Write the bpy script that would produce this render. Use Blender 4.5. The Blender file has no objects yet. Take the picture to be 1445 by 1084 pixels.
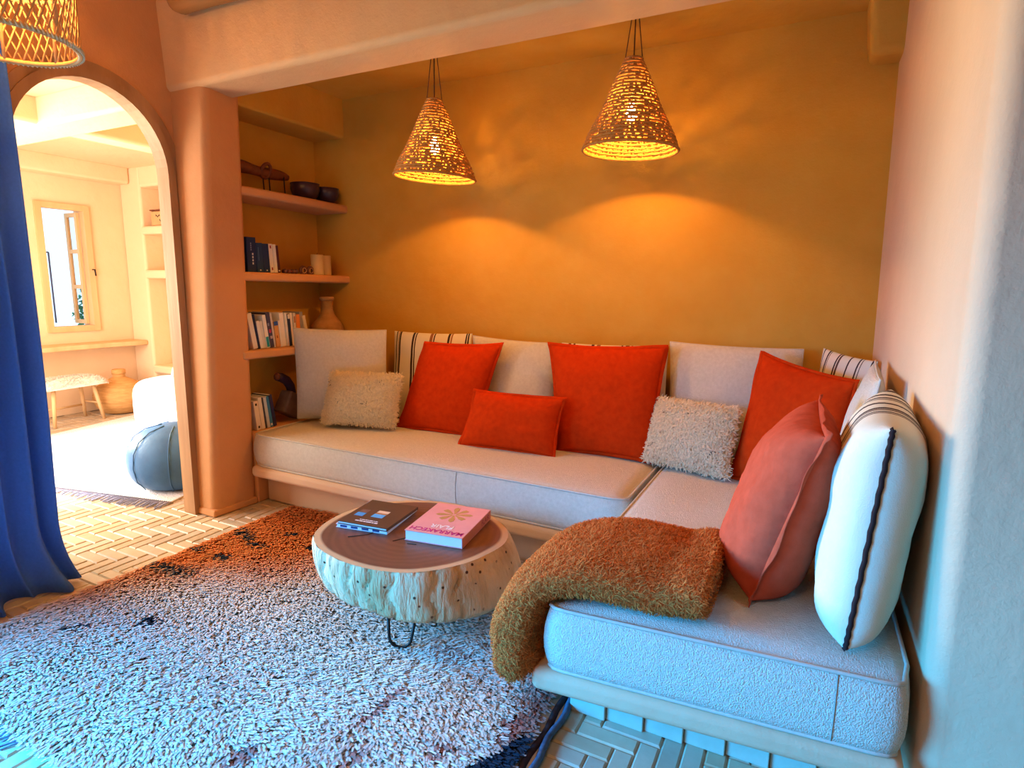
import bpy, math, random
import numpy as np
from mathutils import Vector, Matrix
random.seed(7); RNG = np.random.default_rng(7)
C = bpy.context.scene.collection
scene = bpy.context.scene
PI = math.pi

# ------------------------------------------------------------------ materials
def rgb(c): return (c[0], c[1], c[2], 1.0)
def nd(nt, t, **kw):
    n = nt.nodes.new(t)
    for k, v in kw.items(): setattr(n, k, v)
    return n
def base_mat(name):
    m = bpy.data.materials.new(name); m.use_nodes = True
    nt = m.node_tree; b = nt.nodes['Principled BSDF']
    b.inputs['Specular IOR Level'].default_value = 0.25
    return m, nt, b
def noise(nt, scale, detail=4, rough=.55, coord='Object', stretch=None):
    tc = nd(nt, 'ShaderNodeTexCoord'); src = tc.outputs[coord]
    if stretch:
        mp = nd(nt, 'ShaderNodeMapping'); mp.inputs['Scale'].default_value = stretch
        nt.links.new(src, mp.inputs['Vector']); src = mp.outputs['Vector']
    n = nd(nt, 'ShaderNodeTexNoise'); n.inputs['Scale'].default_value = scale
    n.inputs['Detail'].default_value = detail; n.inputs['Roughness'].default_value = rough
    nt.links.new(src, n.inputs['Vector'])
    return n.outputs['Fac']
def ramp(nt, fac, stops, interp='LINEAR'):
    r = nd(nt, 'ShaderNodeValToRGB'); r.color_ramp.interpolation = interp
    el = r.color_ramp.elements
    while len(el) > 1: el.remove(el[-1])
    el[0].position, el[0].color = stops[0][0], rgb(stops[0][1])
    for p, c in stops[1:]:
        e = el.new(p); e.color = rgb(c)
    nt.links.new(fac, r.inputs['Fac'])
    return r.outputs['Color']
def bump(nt, b, facs):
    prev = None
    for fac, strength, dist in facs:
        bp = nd(nt, 'ShaderNodeBump'); bp.inputs['Strength'].default_value = strength
        bp.inputs['Distance'].default_value = dist
        nt.links.new(fac, bp.inputs['Height'])
        if prev: nt.links.new(prev, bp.inputs['Normal'])
        prev = bp.outputs['Normal']
    nt.links.new(prev, b.inputs['Normal'])
def mat(name, c1, c2=None, scale=6, rough=.8, bumps=(), stretch=None, lo=.3, hi=.7, metallic=0, spec=.25, sheen=0):
    m, nt, b = base_mat(name)
    b.inputs['Roughness'].default_value = rough; b.inputs['Metallic'].default_value = metallic
    b.inputs['Specular IOR Level'].default_value = spec
    if sheen:
        b.inputs['Sheen Weight'].default_value = sheen
    if c2 is None: c2 = tuple(x*.88 for x in c1)
    nt.links.new(ramp(nt, noise(nt, scale, stretch=stretch), [(lo, c1), (hi, c2)]), b.inputs['Base Color'])
    if bumps: bump(nt, b, [(noise(nt, s, det, stretch=stretch if st else None), k, d) for s, det, k, d, st in bumps])
    return m
def emis(name, c, s):
    m, nt, b = base_mat(name)
    b.inputs['Base Color'].default_value = rgb(c); b.inputs['Emission Color'].default_value = rgb(c)
    b.inputs['Emission Strength'].default_value = s
    return m
def attr_mat(name, rough=.9, spec=.1, fine=None, translucent=0):
    m, nt, b = base_mat(name)
    a = nd(nt, 'ShaderNodeAttribute'); a.attribute_name = 'Col'
    nt.links.new(a.outputs['Color'], b.inputs['Base Color'])
    b.inputs['Roughness'].default_value = rough; b.inputs['Specular IOR Level'].default_value = spec
    if translucent:
        tr = nd(nt, 'ShaderNodeBsdfTranslucent'); nt.links.new(a.outputs['Color'], tr.inputs['Color'])
        mx = nd(nt, 'ShaderNodeMixShader'); mx.inputs[0].default_value = translucent
        nt.links.new(b.outputs[0], mx.inputs[1]); nt.links.new(tr.outputs[0], mx.inputs[2])
        nt.links.new(mx.outputs[0], nt.nodes['Material Output'].inputs['Surface'])
    return m
def plaster(name, c1, c2, c3, scale=.9):
    m, nt, b = base_mat(name)
    b.inputs['Roughness'].default_value = .72
    f1 = noise(nt, scale, 5, .6); f2 = noise(nt, scale*7, 4, .6)
    mx = nd(nt, 'ShaderNodeMix', data_type='RGBA')
    nt.links.new(ramp(nt, f1, [(.3, c1), (.5, c2), (.72, c3)]), mx.inputs[6])
    nt.links.new(ramp(nt, f2, [(.3, c1), (.7, c2)]), mx.inputs[7])
    mx.inputs[0].default_value = .35
    nt.links.new(mx.outputs[2], b.inputs['Base Color'])
    bump(nt, b, [(noise(nt, 3, 3), .35, .03), (noise(nt, 120, 3), .25, .004), (noise(nt, 26, 4), .25, .008)])
    return m

M = {}
M['plaster'] = plaster('plaster', (.66,.33,.14), (.60,.28,.11), (.53,.235,.085))
M['plaster_back'] = plaster('plaster_back', (.66,.38,.07), (.60,.31,.035), (.52,.22,.016), .8)
M['plaster_rose'] = plaster('plaster_rose', (.71,.48,.31), (.67,.44,.28), (.62,.39,.24))
M['plaster_pale'] = plaster('plaster_pale', (.75,.46,.235), (.71,.42,.20), (.66,.37,.17))
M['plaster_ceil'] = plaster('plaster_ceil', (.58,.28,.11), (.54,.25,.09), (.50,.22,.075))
M['plaster_room'] = plaster('plaster_room', (.84,.60,.38), (.81,.56,.34), (.77,.51,.30))
M['greige'] = mat('greige_wool', (.70,.64,.55), (.62,.56,.47), 60, .92, [(230,2,.8,.008,0), (70,3,.35,.005,0)])
M['piping'] = mat('piping_fabric', (.60,.54,.46), (.54,.48,.40), 60, .9)
M['seamline'] = mat('seam_thread', (.34,.30,.26), None, 60, .9)
M['rust'] = mat('rust_linen', (.56,.043,.005), (.47,.032,.004), 30, .95, [(420,2,.35,.002,0), (7,3,.5,.02,0)], spec=0)
M['rust_soft'] = mat('faded_rust_linen', (.54,.090,.045), (.46,.072,.034), 24, .88, [(420,2,.35,.002,0), (7,3,.6,.02,0)], spec=0)
M['tuft'] = attr_mat('wool_tufts', translucent=.35)
M['rugbase'] = mat('rug_backing', (.74,.62,.52), (.68,.55,.45), 20, .95)
M['shagbase'] = mat('shaggy_backing', (.80,.72,.56), (.74,.66,.5), 30, .95)
M['throwbase'] = mat('throw_wool', (.58,.17,.036), (.50,.135,.028), 60, .95, [(150,3,.8,.01,0)])
M['wood'] = mat('golden_wood', (.50,.27,.10), (.36,.18,.06), 7, .55, [(30,4,.3,.004,1)], stretch=(1,1,.12))
M['archwood'] = mat('arch_wood', (.48,.27,.13), (.33,.17,.075), 9, .6, [(40,4,.35,.004,1)], stretch=(1,1,.12))
M['palewood'] = mat('pale_wood', (.72,.47,.24), (.62,.38,.18), 8, .6, [(40,4,.25,.003,1)], stretch=(1,1,.15))
M['logwood'] = mat('ceiling_log_wood', (.42,.19,.055), (.30,.12,.03), 8, .6, [(18,4,.4,.01,1)], stretch=(.15,1,1))
M['darkwood'] = mat('dark_carved_wood', (.20,.055,.022), (.12,.03,.014), 14, .5, [(40,4,.4,.006,0)])
M['greywood'] = mat('weathered_wood', (.22,.13,.10), (.15,.085,.07), 14, .7, [(40,4,.5,.006,0)])
M['iron'] = mat('black_iron', (.02,.018,.017), (.03,.026,.024), 30, .45, metallic=.6)
M['navybowl'] = mat('dark_glazed_bowl', (.045,.02,.05), (.03,.014,.035), 8, .3, spec=.5)
M['clay'] = mat('ribbed_clay', (.46,.25,.10), (.36,.18,.065), 18, .8, [(90,4,.4,.004,0)])
M['basket'] = mat('woven_basket', (.66,.36,.13), (.50,.25,.08), 10, .8, [(40,4,.5,.01,1)], stretch=(1,1,6))
M['candle'] = mat('candle_wax', (.66,.46,.20), (.60,.40,.16), 5, .5)
M['wick'] = mat('wick', (.05,.04,.03), None, 5, .9)
M['beads'] = mat('dark_wooden_beads', (.10,.03,.03), (.16,.06,.05), 30, .35, spec=.5)
M['curtain'] = None
M['straw'] = mat('seagrass_coil', (.60,.29,.075), (.44,.19,.04), 60, .75, [(220,3,.5,.003,0)])
M['rattan'] = mat('rattan_cane', (.66,.40,.17), (.54,.30,.11), 20, .55)
M['cord'] = mat('brown_cord', (.13,.05,.02), None, 20, .8)
M['bulb'] = emis('bulb_glow', (1,.72,.30), 60)
M['paper'] = mat('book_pages', (.80,.77,.72), (.72,.69,.64), 200, .85, stretch=(1,1,8))
M['sheep'] = mat('sheepskin_base', (.86,.83,.77), None, 20, .95)
M['pouf'] = mat('slate_blue_leather', (.05,.14,.28), (.04,.11,.23), 12, .5, [(60,3,.3,.004,0)])
M['whitefab'] = mat('white_boucle', (.86,.83,.78), (.80,.77,.72), 20, .9, [(90,3,.4,.01,0)])
M['farrug'] = mat('pale_far_rug', (.82,.79,.76), (.72,.70,.70), 10, .95, [(80,4,.6,.02,0)])
M['fringe'] = mat('blue_grey_fringe', (.18,.19,.28), (.26,.25,.34), 30, .9)
M['skirt_tile'] = mat('pale_skirting_tile', (.62,.54,.44), (.54,.46,.36), 14, .4, spec=.4)
M['ink'] = mat('ink', (.03,.02,.02), None, 10, .8)
M['outdoor'] = mat('outdoor_white_wall', (.85,.85,.85), None, 2, .9)
M['leaf'] = mat('leaf_green', (.08,.20,.10), (.05,.14,.09), 6, .7)

def plain(name, c, rough=.6): return mat(name, c, tuple(x*.9 for x in c), 12, rough)
def glassmat():
    m, nt, b = base_mat('window_glass')
    b.inputs['Base Color'].default_value = (.9,.95,1,1); b.inputs['Roughness'].default_value = 0
    b.inputs['Transmission Weight'].default_value = 1; b.inputs['IOR'].default_value = 1.02
    return m
M['glass'] = glassmat()
def curtain_mat():
    m, nt, b = base_mat('blue_grey_linen')
    col = ramp(nt, noise(nt, 90, 3), [(.3,(.10,.26,.80)),(.7,(.085,.22,.72))])
    nt.links.new(col, b.inputs['Base Color']); b.inputs['Roughness'].default_value = .9
    tr = nd(nt, 'ShaderNodeBsdfTranslucent'); nt.links.new(col, tr.inputs['Color'])
    mx = nd(nt, 'ShaderNodeMixShader'); mx.inputs[0].default_value = .4
    nt.links.new(b.outputs[0], mx.inputs[1]); nt.links.new(tr.outputs[0], mx.inputs[2])
    nt.links.new(mx.outputs[0], nt.nodes['Material Output'].inputs['Surface'])
    bump(nt, b, [(noise(nt, 300, 2), .3, .002)])
    return m
M['curtain'] = curtain_mat()
def tile_mat():
    m, nt, b = base_mat('terracotta_tiles')
    a = nd(nt, 'ShaderNodeAttribute'); a.attribute_name = 'Col'
    mx = nd(nt, 'ShaderNodeMix', data_type='RGBA', blend_type='MULTIPLY'); mx.inputs[0].default_value = .5
    nt.links.new(a.outputs['Color'], mx.inputs[6])
    nt.links.new(ramp(nt, noise(nt, 14, 5), [(.3,(1,1,1)),(.7,(.72,.68,.62))]), mx.inputs[7])
    nt.links.new(mx.outputs[2], b.inputs['Base Color']); b.inputs['Roughness'].default_value = .42
    b.inputs['Specular IOR Level'].default_value = .4
    bump(nt, b, [(noise(nt, 30, 4), .3, .004)])
    return m
M['tile'] = tile_mat()
def stripe_mat(name, stops):
    # woven stripes laid out along the cloth's own width (attribute pu)
    m, nt, b = base_mat(name)
    a = nd(nt, 'ShaderNodeAttribute'); a.attribute_name = 'pu'
    cream, dark = (.70,.62,.48), (.045,.02,.018)
    st = [(0, cream)]
    for p, w, c in stops:
        st += [(p, c or dark), (p+w, cream)]
    nt.links.new(ramp(nt, a.outputs['Fac'], st, 'CONSTANT'), b.inputs['Base Color'])
    b.inputs['Roughness'].default_value = .92
    bump(nt, b, [(noise(nt, 300, 2), .4, .003), (noise(nt, 10, 3), .3, .01)])
    return m
def stump_mats():
    m, nt, b = base_mat('stump_side')
    c = ramp(nt, noise(nt, 8, 5, stretch=(1,1,.3)), [(.25,(.78,.59,.38)),(.5,(.66,.45,.25)),(.75,(.45,.26,.11))])
    v = nd(nt, 'ShaderNodeTexVoronoi'); v.inputs['Scale'].default_value = 26
    tc = nd(nt, 'ShaderNodeTexCoord'); nt.links.new(tc.outputs['Object'], v.inputs['Vector'])
    spots = ramp(nt, v.outputs['Distance'], [(0,(.12,.06,.03)),(.13,(.12,.06,.03)),(.19,(1,1,1))])
    sel = ramp(nt, noise(nt, 9, 2), [(.52,(1,1,1)),(.56,(0,0,0))])
    mx0 = nd(nt, 'ShaderNodeMix', data_type='RGBA'); nt.links.new(sel, mx0.inputs[0])
    nt.links.new(spots, mx0.inputs[6]); mx0.inputs[7].default_value = (1,1,1,1)
    mx = nd(nt, 'ShaderNodeMix', data_type='RGBA', blend_type='MULTIPLY'); mx.inputs[0].default_value = 1
    nt.links.new(c, mx.inputs[6]); nt.links.new(mx0.outputs[2], mx.inputs[7])
    nt.links.new(mx.outputs[2], b.inputs['Base Color']); b.inputs['Roughness'].default_value = .75
    bump(nt, b, [(noise(nt, 34, 5, stretch=(1,1,.25)), 1.0, .02), (noise(nt, 12, 4, stretch=(1,1,.2)), .8, .04)])
    m2, nt, b = base_mat('stump_top')
    a = nd(nt, 'ShaderNodeAttribute'); a.attribute_name = 'pu'
    w = nd(nt, 'ShaderNodeTexWave'); w.wave_type='RINGS'; w.rings_direction='Z'; w.inputs['Scale'].default_value = 9
    w.inputs['Distortion'].default_value = 5; w.inputs['Detail'].default_value = 4
    tc = nd(nt, 'ShaderNodeTexCoord'); nt.links.new(tc.outputs['Object'], w.inputs['Vector'])
    rings = ramp(nt, w.outputs['Fac'], [(.2,(.175,.070,.036)),(.8,(.150,.058,.030))])
    sap = ramp(nt, a.outputs['Fac'], [(0,(0,0,0)),(.915,(0,0,0)),(.945,(1,1,1))])
    mx = nd(nt, 'ShaderNodeMix', data_type='RGBA'); nt.links.new(sap, mx.inputs[0])
    nt.links.new(rings, mx.inputs[6]); mx.inputs[7].default_value = (.58,.38,.20,1)
    nt.links.new(mx.outputs[2], b.inputs['Base Color']); b.inputs['Roughness'].default_value = .4
    b.inputs['Specular IOR Level'].default_value = .45
    bump(nt, b, [(noise(nt, 40, 4), .2, .003)])
    return m, m2
M['stump'], M['stumptop'] = stump_mats()

# ------------------------------------------------------------------ mesh helpers
class MB:
    def __init__(s): s.v = []; s.f = []; s.a = {}
    def add(s, vs, fs):
        o = len(s.v); s.v += [tuple(map(float, v)) for v in vs]; s.f += [tuple(i+o for i in f) for f in fs]; return s
    def hexa(s, p):   # 8 points: bottom four ccw, top four ccw
        return s.add(p, [(3,2,1,0),(4,5,6,7),(0,1,5,4),(1,2,6,5),(2,3,7,6),(3,0,4,7)])
    def box(s, a, b):
        x0,y0,z0 = a; x1,y1,z1 = b
        return s.hexa([(x0,y0,z0),(x1,y0,z0),(x1,y1,z0),(x0,y1,z0),(x0,y0,z1),(x1,y0,z1),(x1,y1,z1),(x0,y1,z1)])
    def prism(s, poly, z0, z1):
        n = len(poly)
        return s.add([(x,y,z0) for x,y in poly]+[(x,y,z1) for x,y in poly],
                     [tuple(reversed(range(n))), tuple(range(n,2*n))]+[(i,(i+1)%n,n+(i+1)%n,n+i) for i in range(n)])
    def lathe(s, prof, seg=40, c=(0,0,0)):
        vs = []; fs = []
        for r,z in prof:
            for k in range(seg):
                t = 2*PI*k/seg; vs.append((c[0]+r*math.cos(t), c[1]+r*math.sin(t), c[2]+z))
        for i in range(len(prof)-1):
            for k in range(seg):
                fs.append((i*seg+k, i*seg+(k+1)%seg, (i+1)*seg+(k+1)%seg, (i+1)*seg+k))
        fs.append(tuple(reversed(range(seg)))); fs.append(tuple((len(prof)-1)*seg+k for k in range(seg)))
        return s.add(vs, fs)
    def tube(s, pts, r, seg=8, closed=False):
        pts = [Vector(p) for p in pts]; n = len(pts); vs = []; fs = []
        rs = r if isinstance(r, (list,tuple)) else [r]*n
        up = Vector((0,0,1))
        prev = None
        for i,p in enumerate(pts):
            if closed: d = pts[(i+1)%n]-pts[i-1]
            else: d = pts[min(i+1,n-1)]-pts[max(i-1,0)]
            d.normalize()
            if prev is None:
                a = d.cross(up)
                if a.length < .1: a = d.cross(Vector((1,0,0)))
            else:
                a = prev - d*prev.dot(d)
                if a.length < 1e-4: a = d.cross(up)
            a.normalize(); prev = a; b = d.cross(a)
            for k in range(seg):
                t = 2*PI*k/seg; vs.append(p + (a*math.cos(t)+b*math.sin(t))*rs[i])
        m = n if closed else n-1
        for i in range(m):
            for k in range(seg):
                j = (i+1)%n
                fs.append((i*seg+k, i*seg+(k+1)%seg, j*seg+(k+1)%seg, j*seg+k))
        if not closed:
            fs.append(tuple(reversed(range(seg)))); fs.append(tuple((n-1)*seg+k for k in range(seg)))
        return s.add(vs, fs)
    def build(s, name, m, parent=None, smooth=False, loc=None):
        me = bpy.data.meshes.new(name); me.from_pydata(s.v, [], s.f); me.update()
        if smooth: me.polygons.foreach_set('use_smooth', [True]*len(me.polygons))
        for k, vals in s.a.items():
            if k == 'Col':
                at = me.color_attributes.new('Col', 'FLOAT_COLOR', 'POINT'); at.data.foreach_set('color', np.asarray(vals, dtype=np.float32).ravel())
            else:
                at = me.attributes.new(k, 'FLOAT', 'POINT'); at.data.foreach_set('value', np.asarray(vals, dtype=np.float32).ravel())
        o = bpy.data.objects.new(name, me); C.objects.link(o)
        if m: me.materials.append(m)
        if parent: o.parent = parent
        if loc: o.location = loc
        return o
def bevel(o, w=.01, seg=3, angle=30):
    b = o.modifiers.new('bevel', 'BEVEL'); b.width = w; b.segments = seg; b.limit_method = 'ANGLE'; b.angle_limit = math.radians(angle)
    o.data.polygons.foreach_set('use_smooth', [True]*len(o.data.polygons))
    try: b.harden_normals = True
    except Exception: pass
    return o
def subsurf(o, n=1):
    m = o.modifiers.new('subsurf', 'SUBSURF'); m.levels = n; m.render_levels = n; return o
def tag(o, label=None, cat=None, group=None, kind=None):
    if label: o['label'] = label
    if cat: o['category'] = cat
    if group: o['group'] = group
    if kind: o['kind'] = kind
    return o
def thing(name, label, cat, loc=(0,0,0), rz=0, group=None):
    o = bpy.data.objects.new(name, None); C.objects.link(o); o.empty_display_size = .1
    o.location = loc; o.rotation_euler = (0,0,rz)
    return tag(o, label, cat, group)
def struct(o): o['kind'] = 'structure'; return o
def pbuild(mb, name, m, parent, smooth=False):
    """build a mesh given in world coordinates as a part of an unrotated thing"""
    L = parent.location; p = parent.parent
    off = Vector(L)
    while p: off += p.location; p = p.parent
    mb.v = [(v[0]-off.x, v[1]-off.y, v[2]-off.z) for v in mb.v]
    return mb.build(name, m, parent, smooth)
def cut(name, solid_min, solid_max, m, holes): pass

def tufts(P, N, length, width, cols, lean=None, curl=.5, seg=2, jitter=.35):
    """many short wool locks standing on points P with normals N, as one mesh builder"""
    n = len(P); P = np.asarray(P, float); N = np.asarray(N, float)
    L = length*(1+jitter*(RNG.random(n)-.5)*2)
    d = RNG.normal(size=(n,3)); d -= N*(d*N).sum(1,keepdims=True); d /= np.linalg.norm(d,axis=1,keepdims=True)+1e-9
    if lean is not None:
        ln = np.asarray(lean,float); d = d*.55 + ln; d -= N*(d*N).sum(1,keepdims=True); d /= np.linalg.norm(d,axis=1,keepdims=True)+1e-9
    side = np.cross(N, d)
    rows = []; cl = []
    for k in range(seg+1):
        t = k/seg
        c = P + N*(L*(t - curl*.45*t*t))[:,None] + d*(L*curl*(t**1.6))[:,None]
        w = width*(1-.55*t)
        rows.append(c - side*w/2); rows.append(c + side*w/2)
    V = np.stack(rows, 1)               # n, 2*(seg+1), 3
    nv = 2*(seg+1)
    base = (np.arange(n)*nv)[:,None]
    F = []
    for k in range(seg):
        q = np.array([2*k, 2*k+1, 2*k+3, 2*k+2])
        F.append(base+q)
    F = np.concatenate(F)
    col = np.repeat(np.asarray(cols, float)[:,None,:], nv, 1)
    return V.reshape(-1,3), F, np.concatenate([col.reshape(-1,3), np.ones((n*nv,1))],1)
def tuft_obj(name, V, F, col, m, parent=None):
    me = bpy.data.meshes.new(name)
    me.vertices.add(len(V)); me.vertices.foreach_set('co', V.astype(np.float32).ravel())
    me.loops.add(F.size); me.loops.foreach_set('vertex_index', F.astype(np.int32).ravel())
    me.polygons.add(len(F)); me.polygons.foreach_set('loop_start', (np.arange(len(F))*4).astype(np.int32))
    me.polygons.foreach_set('use_smooth', [True]*len(F))
    me.update(calc_edges=True)
    at = me.color_attributes.new('Col','FLOAT_COLOR','POINT'); at.data.foreach_set('color', col.astype(np.float32).ravel())
    me.materials.append(m)
    o = bpy.data.objects.new(name, me); C.objects.link(o)
    if parent: o.parent = parent
    return o
def vnoise(x, y, seed=0):
    """smooth cheap 2D noise in 0..1"""
    x = np.asarray(x,float); y = np.asarray(y,float)
    xi = np.floor(x).astype(int); yi = np.floor(y).astype(int); fx = x-xi; fy = y-yi
    fx = fx*fx*(3-2*fx); fy = fy*fy*(3-2*fy)
    def h(a,b):
        v = np.sin(a*127.1+b*311.7+seed*74.7)*43758.5453; return v-np.floor(v)
    return (h(xi,yi)*(1-fx)+h(xi+1,yi)*fx)*(1-fy)+(h(xi,yi+1)*(1-fx)+h(xi+1,yi+1)*fx)*fy

# ------------------------------------------------------------------ camera
cam = bpy.data.cameras.new('camera'); co = bpy.data.objects.new('camera', cam); C.objects.link(co)
cam.sensor_width = 36; cam.lens = 36*830/1445; cam.clip_start = .05
Rm = Matrix(((.8903,-.0866,.4470),(.4551,.1404,-.8793),(.0134,.9863,.1644)))
Rm = Rm.to_quaternion().to_matrix()
co.matrix_world = Matrix.Translation((0,0,1.5)) @ Rm.to_4x4()
scene.camera = co

# ------------------------------------------------------------------ setting
# floor: herringbone terracotta tiles on mortar
def make_floor():
    w, n, g = .068, 3, .0035
    mb = MB(); cols = []
    x0, x1, y0, y1 = -7.4, .9, .2, 4.3
    def brick(ax, ay, bx, by):
        dz = random.uniform(-.0012,.0012); e = .006
        ax += g/2; ay += g/2; bx -= g/2; by -= g/2
        mb.add([(ax,ay,-.006),(bx,ay,-.006),(bx,by,-.006),(ax,by,-.006),(ax+e,ay+e,dz),(bx-e,ay+e,dz),(bx-e,by-e,dz),(ax+e,by-e,dz)],
               [(4,5,6,7),(0,1,5,4),(1,2,6,5),(2,3,7,6),(3,0,4,7)])
        k = random.uniform(.82,1.06); h = random.uniform(-.03,.03)
        cols.extend([(.56*k+h,.44*k,.31*k-h,1)]*8)
    for i in range(int((x1-x0)/w)):
        for j in range(int((y1-y0)/w)):
            t = (i-j) % (2*n); x = x0+i*w; y = y0+j*w
            if t == 0: brick(x, y, x+n*w, y+w)
            elif t == 2*n-1: brick(x, y, x+w, y+n*w)
    b0 = len(mb.v)
    mb.add([(-7.6,-3,-.006),(2.6,-3,-.006),(2.6,4.4,-.006),(-7.6,4.4,-.006)], [(0,1,2,3)])
    cols.extend([(.40,.28,.17,1)]*4)
    mb.add([(-7.6,-3,-.1),(2.6,-3,-.1),(2.6,4.4,-.1),(-7.6,4.4,-.1)], [(3,2,1,0)]); cols.extend([(.4,.28,.17,1)]*4)
    mb.a['Col'] = cols
    return struct(mb.build('floor', M['tile']))
make_floor()

ZC = 3.1
# left wall with the arch (front x=-3.5, back x=-3.66)
AY0, AY1, ASP, AYM = 1.525, 2.325, 2.12, 1.925
def arch_pts(r0=0.0, n=28):
    ry = (AY1-AY0)/2 + r0; rz = .43 + r0
    pts = [(AY1+r0, 0.0)]
    for k in range(n+1):
        t = PI*k/n; pts.append((AYM+ry*math.cos(t), ASP+rz*math.sin(t)))
    pts.append((AY0-r0, 0.0)); return pts
def arch_wall():
    mb = MB(); inner = arch_pts(); n = len(inner)
    def outer(y, z):
        if z <= 0: return (2.62 if y > AYM else 1.05, 0.0)
        dy, dz = y-AYM, z-ASP
        if z <= ASP+1e-6: return (2.62 if y > AYM else 1.05, z)
        k = 1e9
        if dz > 1e-6: k = (ZC-ASP)/dz
        if dy > 1e-6: k = min(k, (2.62-AYM)/dy)
        if dy < -1e-6: k = min(k, (1.05-AYM)/dy)
        return (AYM+dy*k, ASP+dz*k)
    # corner points inserted
    inn, out = [], []
    for p in inner:
        inn.append(p); out.append(outer(*p))
    # snap nearest to the corners
    for cy in (2.62, 1.05):
        i = min(range(n), key=lambda k: (out[k][0]-cy)**2+(out[k][1]-ZC)**2); out[i] = (cy, ZC)
    for x in (-3.5, -3.585):
        mb.add([(x,y,z) for y,z in inn]+[(x,y,z) for y,z in out], [(i,i+1,n+i+1,n+i) if x < -3.55 else (i+1,i,n+i,n+i+1) for i in range(n-1)])
    mb.add([(-3.5,y,z) for y,z in inn]+[(-3.585,y,z) for y,z in inn], [(i,i+1,n+i+1,n+i) for i in range(n-1)])
    mb.add([(-3.5,y,z) for y,z in out]+[(-3.585,y,z) for y,z in out], [(i+1,i,n+i,n+i+1) for i in range(n-1)])
    return mb
struct(arch_wall().build('wall_left', M['plaster']))
# wooden arch casing
def casing():
    mb = MB()
    for r0, w, x0, x1 in ((0.0,.034,-3.587,-3.478),(.034,.046,-3.5,-3.490)):
        a = arch_pts(r0-.012 if r0 == 0 else r0); b = arch_pts(r0+w); n = len(a)
        for i in range(n-1):
            p = [(x1,)+a[i],(x1,)+a[i+1],(x1,)+b[i+1],(x1,)+b[i]]; q = [(x0,)+a[i],(x0,)+a[i+1],(x0,)+b[i+1],(x0,)+b[i]]
            mb.add(p+q, [(3,2,1,0),(0,1,5,4),(2,3,7,6),(4,5,6,7)])
    return mb
o = casing().build('trim_1', M['archwood']); struct(o)
# left wall of the next stretch: the door to the terrace beside the camera
mb = MB(); mb.box((-3.66,-2.1,2.2),(-3.5,.3,ZC)); mb.box((-3.66,-3.1,0),(-3.5,-2.1,ZC)); mb.box((-3.66,.3,0),(-3.5,1.06,ZC))
struct(mb.build('wall_terrace', M['plaster']))
# pier between arch and alcove
mb = MB()
mb.hexa([(-3.66,2.35,0),(-3.335,2.35,0),(-3.315,2.67,0),(-3.66,2.67,0),(-3.66,2.38,2.7),(-3.20,2.38,2.7),(-3.265,2.68,2.7),(-3.66,2.68,2.7)])
struct(bevel(mb.build('wall_pier', M['plaster']), .05, 5))
mb = MB(); mb.hexa([(-3.5,2.335,0),(-3.32,2.335,0),(-3.30,2.66,0),(-3.5,2.66,0),(-3.5,2.34,.045),(-3.325,2.34,.045),(-3.305,2.66,.045),(-3.5,2.66,.045)])
struct(bevel(mb.build('baseboard_pier', M['plaster']), .012, 3))
# alcove left wall: niche back, lintel above the niche, plaster ledge below
mb = MB(); mb.box((-3.75,2.6,0),(-3.6,3.62,ZC))
struct(mb.build('wall_niche', M['plaster_back']))
mb = MB(); mb.box((-3.62,2.66,2.585),(-3.29,3.62,ZC)); struct(bevel(mb.build('trim_2', M['plaster_back']), .02, 4))
mb = MB(); mb.box((-3.62,2.66,0),(-3.30,3.62,.495)); struct(bevel(mb.build('trim_3', M['plaster']), .012, 3))
# back wall, right wall, front and far walls, ceilings
mb = MB(); mb.box((-3.75,3.6,0),(.6,3.78,ZC)); struct(mb.build('wall_back', M['plaster_back']))
mb = MB(); mb.hexa([(.35,1.72,0),(2.6,1.60,0),(2.6,3.7,0),(.315,3.7,0),(.295,1.74,ZC),(2.6,1.60,ZC),(2.6,3.7,ZC),(.25,3.7,ZC)])
struct(bevel(mb.build('wall_right', M['plaster_rose']), .05, 6))
mb = MB(); mb.box((2.5,-3,0),(2.65,1.8,ZC)); struct(mb.build('wall_side', M['plaster']))
mb = MB(); mb.box((-3.66,-3.1,0),(2.65,-3,ZC)); struct(mb.build('wall_front', M['plaster']))
mb = MB(); mb.box((-3.7,-3.1,ZC),(2.65,2.5,ZC+.1)); struct(mb.build('ceiling', M['plaster_ceil']))
mb = MB(); mb.box((-3.7,2.5,2.86),(.5,3.7,2.96)); struct(mb.build('ceiling_alcove', M['plaster_back']))
mb = MB(); mb.hexa([(-3.66,2.36,2.60),(.5,2.33,2.60),(.5,2.62,2.60),(-3.66,2.63,2.60),(-3.66,2.33,ZC),(.5,2.33,ZC),(.5,2.64,ZC),(-3.66,2.64,ZC)])
struct(bevel(mb.build('ceiling_beam', M['plaster_pale']), .035, 5))
mb = MB(); mb.hexa([(.13,3.44,2.60),(.36,3.44,2.60),(.36,3.65,2.60),(.13,3.65,2.60),(.10,3.40,2.9),(.36,3.40,2.9),(.36,3.65,2.9),(.10,3.65,2.9)])
struct(bevel(mb.build('trim_4', M['plaster_back']), .04, 5))
# a round timber in the ceiling
mb = MB(); mb.tube([(-3.22,2.255,2.99),(-3.18,2.255,2.99)]+[(-3.06+.5*k,2.255+.006*math.sin(k),2.99+.006*math.cos(2*k)) for k in range(8)], [.05,.068]+[.072]*8, 16)
tag(mb.build('ceiling_log', M['logwood'], smooth=True), 'round brown timber log under the ceiling in front of the plaster beam', 'beam')

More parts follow.
